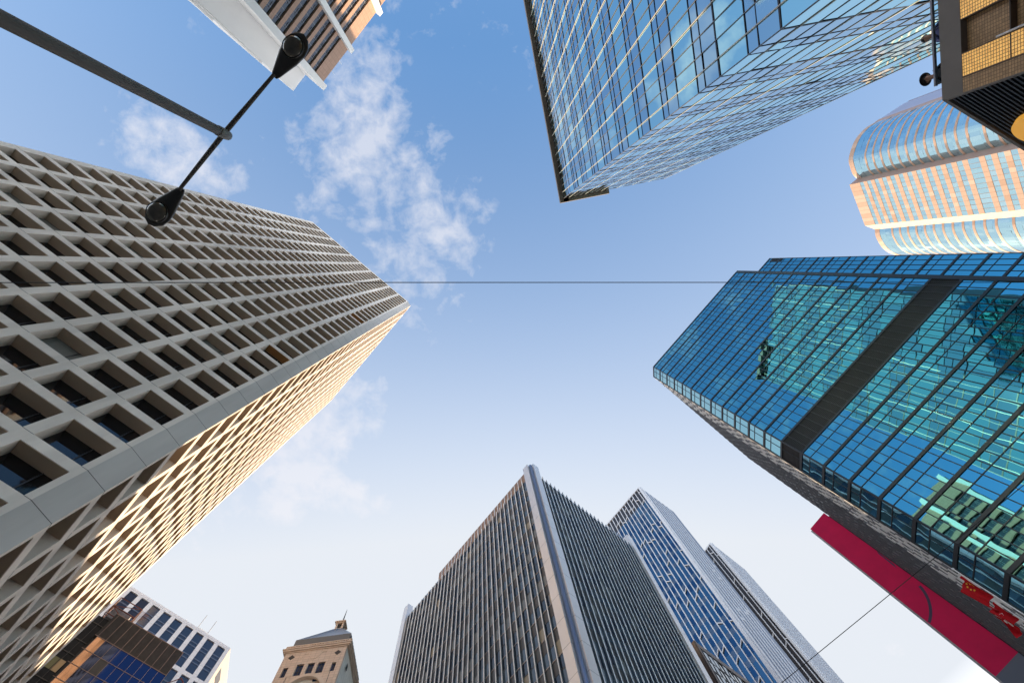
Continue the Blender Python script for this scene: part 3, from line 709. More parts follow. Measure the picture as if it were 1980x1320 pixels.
def dark_front_block():
    H = 62.0; HA = H+CZ; k = at((354, 1261.7), H); root = thing('brown_glass_block', 'dark brown block with blue glass under a louvred crown, rusty gantry above', 'office block', (k.x, k.y, 0))
    F = Fr(k, -140.17); Lx = .1711*H; pit = .0183*H; zc = CZ+.94*H
    m_br = mat('brown_louvre', (.055, .046, .040), .55, var=.25, vscale=1.2, detail=8); m_ln = mat('copper_line', (.30, .20, .16), .5); m_bl = mat('indigo_glass', (.035, .050, .105), .05, 1.0); m_tn = mat('tan_reflection_glass', (.35, .22, .15), .12, .8, var=.4, vscale=1.0, streak=True)
    m_dk = mat('smoked_glass', (.02, .021, .025), .08, spec=.6); m_lit = mat('tan_blind', (.55, .36, .18), .6)
    c = MB(); c.box(F, 0, Lx, zc, HA, -.6, 0); 
    for j in range(60): z = zc+.1+j*(HA-zc-.2)/60; c.box(F, 0, Lx, z, z+.03, 0, .02)
    c.build('crown', m_br, root)
    ln = MB(); n = 9
    for j in range(n+1): ln.box(F, j*pit-.025, j*pit+.025, 0, HA, .021, .06)
    ln.box(F, 0, Lx, HA-.02, HA+.06, -.6, .07); ln.box(F, 0, Lx, zc-.04, zc+.04, .02, .05)
    gl = MB(); z = zc-.04; ro = .0333*H; r = 0
    while z > 2:
        for j in range(n):
            u0, u1 = j*pit, min((j+1)*pit, Lx)
            mi = 1 if j >= 8 else 0  # last column: a tan reflection put into the glass colour
            if (r, j) in ((1, 6), (3, 2), (2, 4)): mi = 2
            gl.pane(F, u0, u1, z-ro, z, 0, .002, mi)
        ln.box(F, 0, Lx, z-ro-.03, z-ro+.03, .0, .04); z -= ro; r += 1
    ln.build('mullion_grid', m_ln, root); gl.build('glazing', [m_bl, m_tn, m_br], root)
    # darker wing to the left
    k2 = Vector(F.P(Lx+.05, 0, -1.2)[:2]); G = Fr(k2, -140.17)
    wg = MB(); wg.box(G, 0, 9, 0, HA-.3, -.5, 0, 0)
    wg.build('wing', [m_dk], root)
    wd = MB()
    wd.box(G, .15, .9, CZ+.86*H, CZ+.885*H, .0, .05, 0); wd.box(G, 1.0, 1.8, CZ+.86*H, CZ+.885*H, .0, .05, 1)
    wd.build('blind', [m_lit, mat('olive_blind', (.20, .18, .08), .6)], root)
    br = MB()
    for z in (.975, .93, .90, .84, .80): br.box(G, 0, 9, CZ+z*H, CZ+z*H+.12, .001, .08)
    for u in (.8, 2.0, 3.2, 4.4): br.box(G, u, u+.06, CZ+.5*H, HA-.35, .001, .07)
    br.build('wing_band', m_br, root)
    cr = MB(); a = Vector(F.P(0, 0, -.62)[:2]); b = Vector(F.P(Lx+9, 0, -1.75)[:2]); cr.prism([a, b, b-F.n*14, a-F.n*14], 0, HA-.2, 0, 1); cr.build('core', [m_core, m_roof], root)
    # rusty gantry standing on the roof
    ga = thing('roof_gantry', 'rusty red steel gantry on the brown block beside the concrete tower', 'gantry', F.P(Lx*.95, HA, -1.5))
    mr = mat('rust_paint', (.17, .05, .035), .7, var=.3, vscale=2); gm = MB()
    u0, u1, w0, w1, z0, z1 = Lx*.80, Lx*1.12, -.7, -2.6, HA-.2, HA+3.0
    cs = [(u0, w0), (u1, w0), (u1, w1), (u0, w1)]
    for u, w in cs: gm.bar(F.P(u, z0, w), F.P(u, z1, w), .08, 6)
    for z in (z0+.3, (z0+z1)/2, z1):
        for i in range(4): gm.bar(F.P(cs[i][0], z, cs[i][1]), F.P(cs[(i+1) % 4][0], z, cs[(i+1) % 4][1]), .07, 6)
    for i in range(4):
        a, b = cs[i], cs[(i+1) % 4]; gm.bar(F.P(a[0], z0, a[1]), F.P(b[0], (z0+z1)/2, b[1]), .05, 6); gm.bar(F.P(b[0], (z0+z1)/2, b[1]), F.P(a[0], z1, a[1]), .05, 6)
    for j in range(9): t = j/8; gm.bar(F.P(u0-1.2*t, z1-.1, w0), F.P(u0-1.2*t, z0+.3+2.0*t, w0), .03, 5)
    gm.build('frame', mr, ga)
    tk = MB(); tk.box(F, u0+.5, u1-.4, HA, HA+1.9, -2.3, -1.1); tk.build('machine', mat('grey_machine', (.18, .17, .18), .6, var=.3, vscale=2), ga)
    jb = thing('roof_jib', 'short rusty red jib sticking out beside the brown block', 'jib', F.P(-.1, CZ+.955*H, -.5))
    j = MB(); a = F.P(.0, CZ+.92*H, -.6); b = F.P(-1.9, CZ+.955*H, -.3); c = F.P(-2.8, CZ+.945*H, -.3); j.bar(a, b, .07, 6); j.bar(b, c, .07, 6); j.bar(F.P(.05, CZ+.90*H, -.6), F.P(-1.0, CZ+.93*H, -.45), .04, 6)
    j.build('arm', mr, jb)
dark_front_block()

# ------------------------------------------------------------------ brown banded tower with white fins (picture top left)
def banded_tower():
    H = 105.0; HA = H+CZ; k = at((629, 163), H); root = thing('banded_tower', 'brown tiled tower with dark window bands and broad white vertical fins', 'office tower', (k.x, k.y, 0))
    F = Fr(k, -49.84); Lx = .27*H
    mt = tiles('brown_tiles', (.42, .27, .20), (.30, .19, .14), .9, .9, .03, .7, .05, az=-49.84); mwn = mat('slate_band_glass', (.05, .06, .085), .15, spec=.6); mdk = mat('black_reveal', (.012, .012, .015), .6)
    fins = [(-.0113, -.0001), (.0776, .0865), (.1665, .1755), (.255, .264)]
    w0 = -.55; wl, dk = MB(), MB(); fl = .0283*H; zt = CZ+.9555*H
    bays = [(fins[i][1]*H, fins[i+1][0]*H) for i in range(3)]
    for a, b in bays:
        wl.box(F, a, b, zt, HA, w0-.3, w0)
        z = zt
        while z > 3:
            wl.box(F, a, b, z-fl, z-fl*.61, w0-.3, w0)
            z -= fl
    wl.build('wall', mt, root)
    dk.box(F, bays[0][0], bays[-1][1], 0, HA-.1, w0-.6, w0-.45); dk.build('reveal', mdk, root)
    mml = mat('grey_mullion', (.22, .23, .27), .5)
    for a, b in bays:
        z = zt; 
        while z > HA*.35:
            g_ = MB(); g_.quad(F.P(a, z-fl*.61, w0-.22), F.P(b, z-fl*.61, w0-.22), F.P(b, z-fl*.13, w0-.22), F.P(a, z-fl*.13, w0-.22))
            o = g_.build('window', mwn, root)
            q = MB()
            for j in range(1, 6): u = a+(b-a)*j/6; q.box(F, u-.04, u+.04, z-fl*.61, z-fl*.13, w0-.21, w0-.15)
            for j in range(3): u = a+(b-a)*(j+.35)/3; q.box(F, u, u+(b-a)*.14, z-fl*.27, z-fl*.25, w0-.21, w0-.14); q.box(F, u, u+.05, z-fl*.6, z-fl*.25, w0-.21, w0-.14)
            q.build('window_frame', mml, o).matrix_parent_inverse = Matrix.Identity(4); z -= fl
    for i, (a, b) in enumerate(fins):
        f = MB(); f.box(F, a*H, b*H, 0, HA+(.35), -.9 if i else -.0395*H, .35); f.build('fin', m_whitec, root)
    dp = -.0390*H
    wb = MB(); wb.box(F, -.0505*H, -.0114*H, 0, HA+.2, dp-12, dp); wb.build('end_block', m_whitec, root)
    st = MB(); st.box(F, -.0535*H, -.0507*H, 0, CZ+.88*H, dp-10, dp-.5); st.box(F, -.056*H, -.0537*H, 0, CZ+.74*H, dp-9, dp-.8); st.build('edge_strip', m_whitec, root)
    an = MB()
    for u in (.028*H, .052*H): an.bar(F.P(u, HA, -.8), F.P(u, HA+2.3, -.8), .04)
    an.build('antenna', m_whitec, root)
    cr = MB(); a = Vector(F.P(-.01*H, 0, w0-.61)[:2]); b = Vector(F.P(Lx, 0, w0-.61)[:2]); cr.prism([a, b, b-F.n*14, a-F.n*14], 0, HA-.12, 0, 1); cr.build('core', [m_core, m_roof], root)
banded_tower()

# ------------------------------------------------------------------ rounded granite and glass tower (picture right)
def rounded_tower():
    H = 200.0; HA = H+CZ; rp = lambda *q: at(q, H); k = at((1642.7, 357.3), H)
    root = thing('rounded_tower', 'rounded pink granite tower with pale blue glass bands', 'office tower', (k.x, k.y, 0))
    gcol = (.40, .265, .19); m1 = mat('pink_granite', gcol, .45, var=.04); m2 = mat('light_pink_granite', (.46, .32, .24), .45); m3 = mat('deep_pink_granite', (.35, .225, .155), .45)
    mg = mat('pale_blue_glass', (.50, .74, .80), .10, .95); mg2 = mat('sky_blue_glass', (.45, .68, .77), .07, .95); mg3 = mat('silver_blue_glass', (.56, .78, .83), .13, .95); mbr = mat('brown_shade_granite', (.30, .20, .17), .6, var=.08); mjt = mat('granite_joint', (.25, .15, .10), .8)
    def spline(P, n):
        out = []
        for i in range(len(P)-1):
            p0, p1, p2, p3 = P[max(i-1, 0)], P[i], P[i+1], P[min(i+2, len(P)-1)]
            for j in range(n):
                t = j/n; out.append(.5*((2*p1)+(p2-p0)*t+(2*p0-5*p1+4*p2-p3)*t*t+(3*p1-p0-3*p2+p3)*t**3))
        return out+[P[-1]]
    o = lambda x, y: at((1620+x/5.5, 160+y/5.5), H); o2 = lambda x, y: at((1620+x/5.5, 300+y/5.5), H)
    fa, fb = o(125, 1085), o2(290, 750); rb = o2(395, 790)
    c1 = spline([o(375, 435), o(300, 480), o(220, 560), o(160, 660), o(118, 800), o(125, 880), o(160, 975), o(205, 1020)], 3)
    c2 = spline([rb, o2(400, 850), o2(430, 920), o2(480, 990), o2(550, 1040), o2(610, 1060)], 3); e = c2[-1]
    c2 += spline([e, e+Vector((6, -.6)), e+Vector((10, -3)), e+Vector((12.5, -8))], 3)[1:]
    c0 = spline([at((1756, 197), H)+Vector((8, -1)), at((1756, 197), H), at((1735, 208.5), H), at((1707, 227), H), at((1699, 231), H)], 3)
    # bands: list of (z0, z1, kind)
    bands = [(.9728, 1.0, 'g')]; z = .9728; n = 0
    while z > .25:
        hb = .0094 if n != 12 else .0172
        bands += [(z-hb, z, 'b'), (z-hb-.0090, z-hb, 'g')]; z -= hb+.0090; n += 1
    glz, grn, jt = MB(), MB(), MB()
    rnd = random.Random(11)
    def seg(a, b, first_glass=0.0, slim=False):
        d = b-a; l = d.length; az = math.degrees(math.atan2(d.y, d.x)); F = Fr(a, az)
        for z0, z1, kd in bands:
            zz0, zz1 = CZ+z0*H, CZ+z1*H
            if slim:
                gm = .0042*H
                if kd == 'g': zz1g, zz0g = (zz1 if z1 == 1.0 else zz0+gm), zz0
                if kd == 'g' and z1 != 1.0: glz.pane(F, 0, l, zz0+gm, zz1, 0, .008, rnd.choice((0, 0, 1, 2))); zz1 = zz0+gm
                elif kd == 'g': zz0 = zz1-.012*H; glz.pane(F, 0, l, CZ+z0*H, zz0, 0, .008, 0)
            if kd == 'g': grn.box(F, 0, l, zz0, zz1, -.2, .06, 0 if rnd.random() < .8 else 1+int(rnd.random() < .5))
            else: glz.pane(F, 0, l, zz0, zz1, 0, .008, rnd.choice((0, 0, 1, 2)))
    cl0 = MB()
    for a, b in zip(c0[:-1], c0[1:]):
        d = b-a; F = Fr(a, math.degrees(math.atan2(d.y, d.x))); cl0.box(F, 0, d.length, 0, HA, -.3, 0)
    cl0.build('shaded_bay', mat('mauve_shade_tone', (.30, .29, .38), .35, metal=.3), root)  # curved bay turned from the sun: shade put into its mauve colour
    for c in (c1, c2):
        for a, b in zip(c[:-1], c[1:]): seg(a, b, slim=True)
    dF = fb-fa; nf = 11; mg_w = 2.6
    azF = math.degrees(math.atan2(dF.y, dF.x)); FF = Fr(fa, azF)
    for j in range(nf):
        a = fa+dF*(j/nf); b = fa+dF*((j+1)/nf); seg(a, b)
        jt.box(FF, j*dF.length/nf-.04, j*dF.length/nf+.04, CZ+.2*H, HA, .0, .075)
    glz.build('glazing', [mg, mg2, mg3], root); grn.build('granite_band', [m1, m2, m3], root); jt.build('joint', mjt, root)
    def wall(a, b, m, nm, t=.3, flip=False):
        d = b-a; F = Fr(a, math.degrees(math.atan2(d.y, d.x)), flip=flip); q = MB(); q.box(F, 0, d.length, 0, HA-.01, -t, .0); q.build(nm, m, root)
    wall(fa+(c1[-1]-fa)*.01, c1[-1], mbr, 'return_wall'); wall(fb, rb, m2, 'return_wall'); wall(c0[-1], c1[0], mbr, 'return_wall')  # side return's shade put into the browner granite, which the strip shares
    cr = MB(); cen = (fa+fb)/2+Vector((34, -10))
    ins = lambda p: p+(cen-p).normalized()*.9
    pts = [ins(p) for p in c0+c1+[fa, fb]+c2]
    pts += [c2[-1]+Vector((40, -20)), c0[0]+Vector((40, 0))]
    cr.prism(pts, 0, HA-.3, 0, 1); cr.build('core', [m_core, m_roof], root)
rounded_tower()

# ------------------------------------------------------------------ podium corner with terrace (picture top right)
def podium():
    H = 12.0; ZT = H+CZ; k = at((1822, 194.5), H); root = thing('podium_building', 'podium corner with gold tiled bays, grey parapet and black louvred side', 'building', (k.x, k.y, 0))
    F = Fr(k, -102.1); F2 = Fr(k, 25.31); L1, L2 = 9.0, 12.0
    m_par = mat('grey_stone_parapet', (.20, .18, .165), .7, var=.07, vscale=1.5)
    m_gold = tiles('glowing_gold_mosaic', (.90, .49, .14), (.16, .09, .04), .075, .06, .007, .3, .16, az=-102.1)
    nb = m_gold.node_tree.nodes['Principled BSDF']; m_gold.node_tree.links.new([n for n in m_gold.node_tree.nodes if n.type == 'TEX_BRICK'][0].outputs['Color'], nb.inputs['Emission Color']); nb.inputs['Emission Strength'].default_value = .17  # small glow added to the tiles so these bays look backlit
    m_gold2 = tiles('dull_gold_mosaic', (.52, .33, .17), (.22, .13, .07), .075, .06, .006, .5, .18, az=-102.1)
    m_rib = mat('brown_rib', (.10, .075, .055), .5)
    pa = MB(); pa.box(F, .0, L1, ZT-.52, ZT, -.9, .0); pa.box(F2, .0, L2, ZT-.10, ZT, -.9, -.0); pa.build('parapet', m_par, root)
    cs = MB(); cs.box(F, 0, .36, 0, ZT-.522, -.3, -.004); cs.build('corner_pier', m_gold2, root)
    bays = [(.36, .90, 1), (.90, 1.66, 0), (1.66, 2.30, 1), (2.30, 3.06, 0), (3.06, 3.7, 1), (3.7, 4.5, 0), (4.5, 5.1, 1), (5.1, 5.9, 0), (5.9, 6.6, 1), (6.6, 7.4, 0), (7.4, 8.2, 1), (8.2, 9, 0)]
    rb = MB()
    for a, b, br in bays:
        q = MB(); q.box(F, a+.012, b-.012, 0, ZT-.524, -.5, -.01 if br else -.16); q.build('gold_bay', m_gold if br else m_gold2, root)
        rb.box(F, a-.012, a+.012, 0, ZT-.53, -.4, .012)
    for z in range(1, 11): rb.box(F, .36, L1, ZT-.52-z*1.05-.012, ZT-.52-z*1.05+.012, -.3, -.004)
    rb.build('rib', m_rib, root)
    tb = MB(); u = .93; tb.bar(F.P(u, ZT-1.35, .06), F.P(u, ZT-2.35, .06), .022, 8); tb.build('lamp_tube', mat('white_tube', (.8, .8, .82), .4), root)
    lo = MB(); m_lv = mat('charcoal_louvre', (.055, .06, .07), .4, metal=.4)
    lo.quad(F2.P(.02, 0, -.25), F2.P(L2, 0, -.25), F2.P(L2, ZT-.1, -.25), F2.P(.02, ZT-.1, -.25), 1)
    for j in range(80):
        z = ZT-.16-j*.105; lo.box(F2, .06, L2, z-.04, z, -.2, -.03, 0)
    lo.build('louvre', [m_lv, m_black], root)
    ed = MB(); ed.box(F2, -.0, .06, 0, ZT-.102, -.2, .01); ed.build('edge_trim', m_par, root)
    # round orange sign with a dark letter
    so = thing('round_sign', 'round orange sign with dark lettering on the black louvred podium wall', 'sign', F2.P(2.05, 10.9+CZ, 0))
    uc, zc, r = .1711*H, .9073*H+CZ, .0598*H; d = MB(); n = 48; i = 0
    ring = [(uc+r*math.cos(2*math.pi*j/n), zc+r*math.sin(2*math.pi*j/n)) for j in range(n)]
    d.poly([F2.P(a, b, .12) for a, b in ring]); d.poly([F2.P(a, b, -.02) for a, b in ring][::-1])
    for j in range(n): d.quad(F2.P(*ring[j], -.02), F2.P(*ring[(j+1) % n], -.02), F2.P(*ring[(j+1) % n], .12), F2.P(*ring[j], .12))
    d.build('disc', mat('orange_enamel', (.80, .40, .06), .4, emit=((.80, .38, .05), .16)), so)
    d = MB(); ri, ro = .20, .34; uc2 = uc+.02
    for j in range(6, 42):
        a0, a1 = 2*math.pi*j/n, 2*math.pi*(j+1)/n
        d.quad(*[F2.P(uc2+rr*math.cos(a), zc-.02+rr*math.sin(a), .124) for rr, a in ((ri, a0), (ro, a0), (ro, a1), (ri, a1))])
    d.build('letter', mat('maroon_letter', (.10, .02, .012), .5), so)
    # glass balustrade set back on the terrace edge
    bl = thing('glass_balustrade', 'glass balustrade with grey handrail along the terrace edge', 'balustrade', F.P(0, ZT, -.96))
    hr = MB(); hr.box(F, .55, L1, ZT+1.05, ZT+1.10, -.995, -.925); hr.build('handrail', mat('grey_handrail', (.30, .30, .33), .4, metal=.4), bl)
    gg = MB(); m_cl = mat('clear_glass', (.80, .95, 1.0), .0, trans=1.0); m_cl.node_tree.nodes['Principled BSDF'].inputs['IOR'].default_value = 1.02
    for j in range(6): gg.box(F, .6+j*1.4, .6+j*1.4+1.37, ZT+.02, ZT+1.04, -.965, -.955)
    gg.build('glass_panel', m_cl, bl)
    g2 = MB()
    for j in range(6): g2.box(F2, .95+j*1.4, .95+j*1.4+1.37, ZT+.02, ZT+1.04, -.965, -.955)
    g2.build('glass_panel', m_cl, bl)
    h2 = MB(); h2.box(F2, .9, 9.3, ZT+1.05, ZT+1.10, -.995, -.925); h2.build('handrail', bpy.data.materials['grey_handrail'], bl)
    po = MB()
    for j in range(7): po.box(F, .57+j*1.4, .60+j*1.4-.002, ZT, ZT+1.05, -.985, -.94)
    po.build('post', m_black, bl)
    cr = MB(); a = k-F.n*.51; b = Vector(F.P(L1, 0, -.51)[:2]); k0 = k-F.n*.51-F2.n*.26
    c = Vector(F2.P(L2, 0, -.26)[:2]); cr.prism([k0, c, c+F.d*L1*.9+F2.d*1, b], 0, ZT-.01, 0, 0)
    cr.build('core', [m_core, m_roof], root)
    return F, ZT
FP, ZTER = podium()

# ------------------------------------------------------------------ people leaning at the terrace balustrade
m_skin = mat('skin', (.42, .24, .17), .55); m_hair = mat('black_hair', (.012, .010, .010), .5)
def person(u, w, height, shirt, label, hat=None, lean=.12, face=None):
    s = height/1.72; base = Vector(FP.P(u, ZTER, w)); out = Vector((FP.n.x, FP.n.y, 0)); rt = Vector((FP.d.x, FP.d.y, 0))
    root = thing('person', label, 'person', base)
    P = lambda x, y, z: base + (rt*x + out*(y+lean*max(0, z-.95)) + Vector((0, 0, z)))*s
    ed, vs, rad = [], [], []
    def add(p, r, par=None):
        vs.append(p); rad.append(r*s); i = len(vs)-1
        if par is not None: ed.append((par, i))
        return i
    pel = add(P(0, 0, .95), .135); wa = add(P(0, 0, 1.12), .125, pel); ch = add(P(0, 0, 1.32), .150, wa); ne = add(P(0, .01, 1.47), .058, ch); hd0 = add(P(0, .03, 1.54), .072, ne); hd = add(P(0, .045, 1.63), .092, hd0); ht = add(P(0, .035, 1.70), .062, hd)
    for sx in (-1, 1):
        hp = add(P(sx*.09, 0, .90), .095, pel); kn = add(P(sx*.11, .02, .48), .062, hp); an = add(P(sx*.12, -.02, .09), .042, kn); add(P(sx*.13, .13, .04), .034, an)
        sh = add(P(sx*.18, 0, 1.40), .062, ch); el = add(P(sx*.25, .14, 1.16), .046, sh); wr = add(P(sx*.12, .34, 1.14), .030, el); pm = add(P(sx*.07, .40, 1.135), .034, wr)
        for f in range(4):
            b0 = add(P(sx*(.035+.018*f), .455+.008*(f in (1, 2)), 1.135), .0085, pm); add(P(sx*(.03+.018*f), .49, 1.11), .0075, b0)
        t0 = add(P(sx*.10, .435, 1.15), .0095, pm); add(P(sx*.085, .47, 1.155), .008, t0)
    me = bpy.data.meshes.new('person_skeleton'); me.from_pydata([tuple(v) for v in vs], ed, []); me.update()
    tmp = bpy.data.objects.new('person_skeleton', me); COL.objects.link(tmp)
    md = tmp.modifiers.new('skin', 'SKIN'); sv = me.skin_vertices[0].data
    for i, r in enumerate(rad): sv[i].radius = (r, r); sv[i].use_root = (i == 0)
    tmp.modifiers.new('sub', 'SUBSURF').levels = 2
    dg = bpy.context.evaluated_depsgraph_get(); bm_ = bpy.data.meshes.new_from_object(tmp.evaluated_get(dg)); COL.objects.unlink(tmp); bpy.data.objects.remove(tmp)
    bm_.name = 'body'
    m_sh = mat('cloth_'+label.split()[2], shirt, .85, var=.1, vscale=6); m_tr = mat('dark_trousers', (.03, .03, .04), .85)
    for mm in (m_skin, m_sh, m_tr): bm_.materials.append(mm)
    for p in bm_.polygons:
        c = p.center; z = (c.z-base.z)/s; y = (Vector(c)-base).dot(out)/s - lean*max(0, z-.95)
        p.material_index = 0 if (z > 1.465 or (y > .36 and z > 1.0)) else (1 if z > .96 else 2); p.use_smooth = True
    o = bpy.data.objects.new('body', bm_); COL.objects.link(o); o.parent = root; o.matrix_parent_inverse = Matrix.Translation(-base)
    def ell(c, rx, ry, rz, m, name, half=None):
        q = MB(); n, r_ = 16, 10; i0 = 0
        for a in range(r_+1):
            th = math.pi*a/r_
            for b in range(n):
                ph = 2*math.pi*b/n; l = rt*(rx*math.sin(th)*math.cos(ph)) + out*(ry*math.sin(th)*math.sin(ph)) + Vector((0, 0, rz*math.cos(th)))
                q.v.append(tuple(c+l*s))
        for a in range(r_):
            for b in range(n): q.f.append((a*n+b, a*n+(b+1) % n, (a+1)*n+(b+1) % n, (a+1)*n+b)); q.m.append(0)
        return q.build(name, m, root, smooth=True)
    hc = P(0, .045, 1.635)
    if hat:
        ell(hc+Vector((0, 0, .075*s)), .105, .115, .10, hat, 'hat_crown'); ell(hc+Vector((0, 0, .055*s)), .19, .20, .014, hat, 'hat_brim')
    else: ell(hc+(Vector((0, 0, .035))-out*.022)*s, .100, .105, .098, m_hair, 'hair')
    for sx in (-1, 1):
        ell(hc+(rt*sx*.034+out*.088+Vector((0, 0, .0)))*s, .013, .008, .008, m_hair, 'eye'); ell(hc+(rt*sx*.094+Vector((0, 0, -.01)))*s, .014, .024, .032, m_skin, 'ear')
    ell(hc+(out*.098+Vector((0, 0, -.025)))*s, .014, .02, .024, m_skin, 'nose'); ell(hc+(out*.086+Vector((0, 0, -.062)))*s, .024, .010, .006, mat('lips', (.35, .13, .11), .5), 'mouth')
def place(p, z):        # terrace (u, w) of something seen at picture point p, z above the terrace floor
    q = at(p, ZTER+z-CZ) - FP.o; return q.dot(FP.d), q.dot(FP.n)
u, w = place((1799, 151), 1.60); person(u, min(w, -1.2)-.10, 1.70, (.02, .02, .024), 'person in dark clothes and brimmed hat leaning on the terrace handrail', hat=mat('felt_hat', (.05, .045, .045), .8), lean=.2)
u, w = place((1796, 73), 1.60); person(u, min(w, -1.2)-.10, 1.70, (.10, .10, .22), 'person in blue top with bare dark hair leaning on the terrace handrail', lean=.2)
u, w = place((1816, 122), 1.0); person(u, -1.35, 1.22, (.02, .02, .025), 'short person in black standing behind the terrace glass panel', lean=.02)

# ------------------------------------------------------------------ twin-armed street lamp
def street_lamp():
    z = 10.0+CZ; top = at((440, 262), 10.0); root = thing('street_lamp', 'twin armed street lamp on a tall tapered grey pole', 'street lamp', (top.x, top.y, 0))
    m_p = mat('weathered_pole', (.085, .075, .066), .6, var=.3, vscale=3, streak=True); m_h = mat('dark_lamp_housing', (.045, .041, .036), .32, var=.3, vscale=6); m_l = mat('dusty_lens', (.10, .088, .068), .12, spec=.8, var=.35, vscale=5)
    p = MB(); p.bar((top.x, top.y, 0), (top.x, top.y, z-.35), .09, 20, 0, .084); p.build('pole', m_p, root, smooth=False)
    c = MB(); c.lathe((top.x, top.y, z-.35), [(.090, 0), (.098, .02), (.098, .28), (.088, .36), (.05, .40), (0, .41)], 20); c.build('pole_cap', mat('grey_cap', (.16, .155, .145), .5), root, smooth=True)
    for q, ln in (((566, 108), 1), ((322, 404), 1)):
        e = at(q, 10.25); d = (e-top); l = d.length; d.normalize(); sd = Vector((-d.y, d.x)); z1 = z+.10
        P = lambda a, b, h: (top.x+d.x*a+sd.x*b, top.y+d.y*a+sd.y*b, h)
        am = MB(); am.bar(P(.08, 0, z-.12), P(l-.52, 0, z1), .048, 12, 0, .034); am.build('arm', m_p, root)
        hd = MB(); st = [(-.56, .05, .05), (-.50, .085, .08), (-.32, .135, .12), (-.08, .205, .15), (.12, .235, .16), (.28, .21, .14), (.40, .12, .09), (.45, .0, .02)]; n = 20; i0 = 0
        for (a, hw, hh) in st:
            for j in range(n):
                t = 2*math.pi*j/n; up = math.sin(t); hd.v.append(P(l+a, hw*math.cos(t), z1+.05+(hh*up if up > 0 else .35*hh*up)))
        for a in range(len(st)-1):
            for j in range(n): hd.f.append((a*n+j, a*n+(j+1) % n, (a+1)*n+(j+1) % n, (a+1)*n+j)); hd.m.append(0)
        hd.f.append(tuple(range(n))); hd.m.append(0)
        h = hd.build('lamp_head', m_h, root, smooth=True)
        le = MB(); cx_, n2 = l+.12, 24
        for (rr, dz) in ((.183, -.03), (.170, -.065), (.132, -.095), (.07, -.115), (0.001, -.12)):
            for j in range(n2): t = 2*math.pi*j/n2; le.v.append(P(cx_+rr*1.12*math.cos(t), rr*math.sin(t), z1+.005+dz))
        for a in range(4):
            for j in range(n2): le.f.append((a*n2+j, a*n2+(j+1) % n2, (a+1)*n2+(j+1) % n2, (a+1)*n2+j)); le.m.append(0)
        le.build('lens', m_l, h, smooth=True).matrix_parent_inverse = Matrix.Identity(4)
        rg = MB()
        for j in range(n2):
            t, t2 = 2*math.pi*j/n2, 2*math.pi*(j+1)/n2
            q = [P(cx_+r_*1.12*math.cos(tt), r_*math.sin(tt), z1+.0+dz) for r_, tt, dz in ((.180, t, -.03), (.197, t, -.04), (.197, t2, -.04), (.180, t2, -.03))]
            rg.quad(*q); q2 = [P(cx_+.197*1.12*math.cos(tt), .197*math.sin(tt), z1+dz) for tt, dz in ((t, -.04), (t2, -.04), (t2, .03), (t, .03))]; rg.quad(*q2)
        rg.build('lens_rim', m_h, h).matrix_parent_inverse = Matrix.Identity(4)
street_lamp()

# ------------------------------------------------------------------ overhead wires
def wire(name, a, b, h, r, label):
    p, q = at(a, h), at(b, h); n = 40; m = MB(); prev = None
    for j in range(n+1):
        t = j/n; x = p.lerp(q, t); z = h+CZ-.0*math.sin(math.pi*t)
        if prev: m.bar(prev, (x.x, x.y, z), r, 6)
        prev = (x.x, x.y, z)
    o = m.build(name, mat('black_cable', (.01, .01, .012), .6)); o['label'] = label; o['category'] = 'cable'; o['group'] = 'wires strung over the street'
wire('overhead_wire', (-900, 546.5), (3000, 545.5), 9.0, .0085, 'thin black wire running straight across the street from tower to tower')
wire('overhead_wire', (1180, 1589.5), (2500, 512.5), 9.0, .0085, 'thin black wire slanting past the crimson banner')

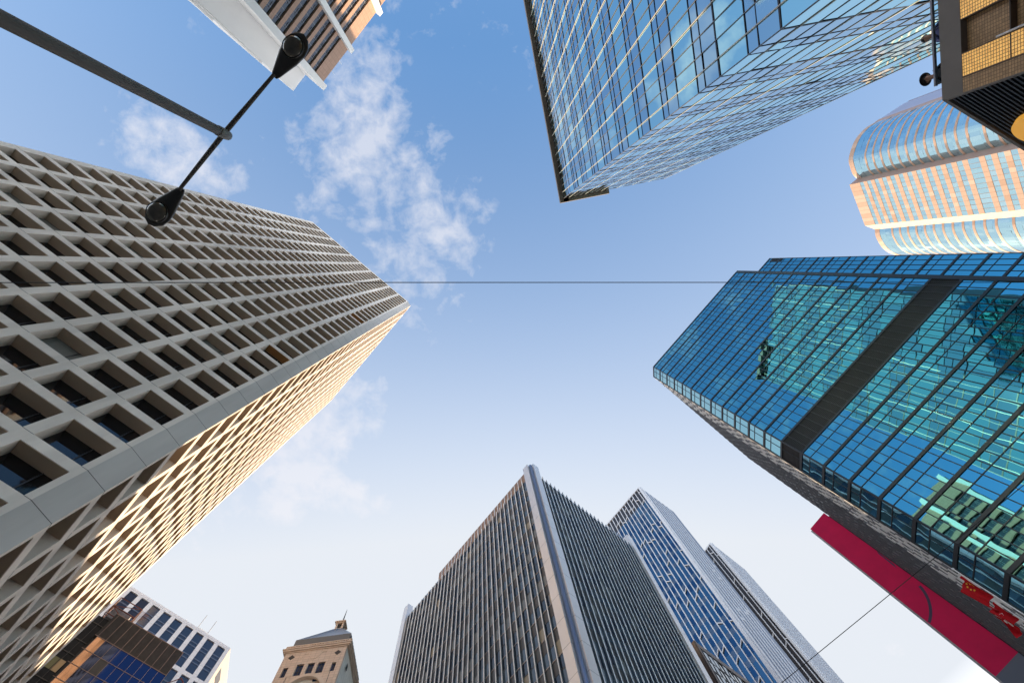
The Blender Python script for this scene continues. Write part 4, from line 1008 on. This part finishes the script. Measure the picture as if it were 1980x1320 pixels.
# ------------------------------------------------------------------ flags
def flag(top, bot, fly_px, ht, label, emblem):
    """flag hoisted on a vertical white pole; top/bot are picture points of the hoist, fly_px the free end"""
    a = at(top, ht); r = at2(bot); rl = math.hypot(r.x, r.y); zb = a.length/rl
    root = thing('flag', label, 'flag', (a.x, a.y, 0), 'red flags below the mirror glass tower')
    pl = MB(); pl.bar((a.x, a.y, 0), (a.x, a.y, ht+CZ+.25), .03, 10, 0, .022); pl.build('pole', mat('white_pole', (.75, .73, .74), .4), root)
    pb = MB(); pb.lathe((a.x, a.y, ht+CZ+.25), [(.03, 0), (.055, .05), (.03, .1), (0, .11)], 10); pb.build('finial', m_alu, root)
    out = Vector((a.x, a.y)).normalized(); t = Vector((-out.y, out.x)); d = (out*.55+t*.83).normalized()
    nrm = Vector((-d.y, d.x)); hoist = ht-zb; fw = .78 if emblem == 'stars' else 1.05
    f = MB(); n, k = 26, 12; ln = hoist*fw
    def S(i, j):
        s_, v = i/n, j/k; droop = .55*s_**1.2
        wv = .20*math.sin(s_*8+v*1.9+a.x)*s_**.6 + .06*math.sin(s_*17+v*3)
        q = Vector((a.x, a.y)) + d*(.05+ln*s_*(1-.28*s_)) + nrm*wv
        return (q.x, q.y, ht+CZ-.08 - hoist*v*(1-.06*s_) - droop*hoist*.55*s_)
    for i in range(n+1):
        for j in range(k+1): f.v.append(S(i, j))
    for i in range(n):
        for j in range(k): f.f.append((i*(k+1)+j, (i+1)*(k+1)+j, (i+1)*(k+1)+j+1, i*(k+1)+j+1)); f.m.append(0)
    cl = f.build('cloth', mat('red_cloth', (.42, .004, .010), .8, spec=.2), root, smooth=True)
    em = MB()
    def pt(s_, v, off):
        i, j = min(max(s_, 0), .999)*n, min(max(v, 0), .999)*k; i0, j0 = int(i), int(j); p0 = Vector(S(i, j)); du = Vector(S(i+.3, j))-p0; dv = Vector(S(i, j+.3))-p0
        nn = du.cross(dv).normalized(); return tuple(p0+nn*off)
    def shape(c0, c1, pts):
        for off in (.008, -.008): em.poly([pt(c0+x, c1+y, off) for x, y in pts])
    asp = 1/1.2
    if emblem == 'stars':
        def star(c0, c1, r, rot):
            cen = (0, 0); o_ = [((r if q % 2 == 0 else r*.4)*math.cos(rot+q*math.pi/5)*asp, (r if q % 2 == 0 else r*.4)*math.sin(rot+q*math.pi/5)) for q in range(10)]
            for q in range(10): shape(c0, c1, [cen, o_[q], o_[(q+1) % 10]])
        star(.17, .25, .16, -math.pi/2)
        for (x, y) in ((.34, .10), (.40, .20), (.40, .34), (.34, .44)): star(x, y, .055, 1.0)
        m_e = mat('yellow_print', (.85, .50, .03), .6)
    else:
        for q in range(5):
            an = -math.pi/2+q*2*math.pi/5; o_ = []
            for rr, da in ((.05, .0), (.16, -.42), (.27, -.30), (.31, .05), (.24, .32), (.14, .22)): o_.append((rr*math.cos(an+da)*asp, rr*math.sin(an+da)))
            for m_ in range(1, 5): shape(.5, .5, [o_[0], o_[m_], o_[m_+1]])
        m_e = mat('white_print', (.82, .80, .80), .6)
    em.build('emblem', m_e, cl).matrix_parent_inverse = Matrix.Identity(4)
flag((1856, 1108), (1914, 1145), None, 17.0, 'red flag with yellow stars on a white pole below the mirror tower', 'stars')
flag((1917, 1158), (1966, 1189), None, 17.0, 'red flag with white flower emblem on a white pole near the picture corner', 'flower')

# ------------------------------------------------------------------ added block, out of view down the street, placed to shade the concrete tower
def shade_block():
    az = 180.0; d = unit(az); p = Vector((-14, 97)); zt = 77.6+CZ
    root = thing('added_shade_block', 'plain grey block added out of view to shade the concrete tower', 'office block', (p.x, p.y, 0))
    F = Fr(p, az); b = MB(); b.box(F, -8, 32, 0, zt, -20, 0); b.build('wall', m_conc2, root)
    w = MB()
    for j in range(24): z = 4+j*3.2; w.box(F, -7, 31, z, z+1.6, 0, .03)
    w.build('window_band', m_darkglass, root)
shade_block()
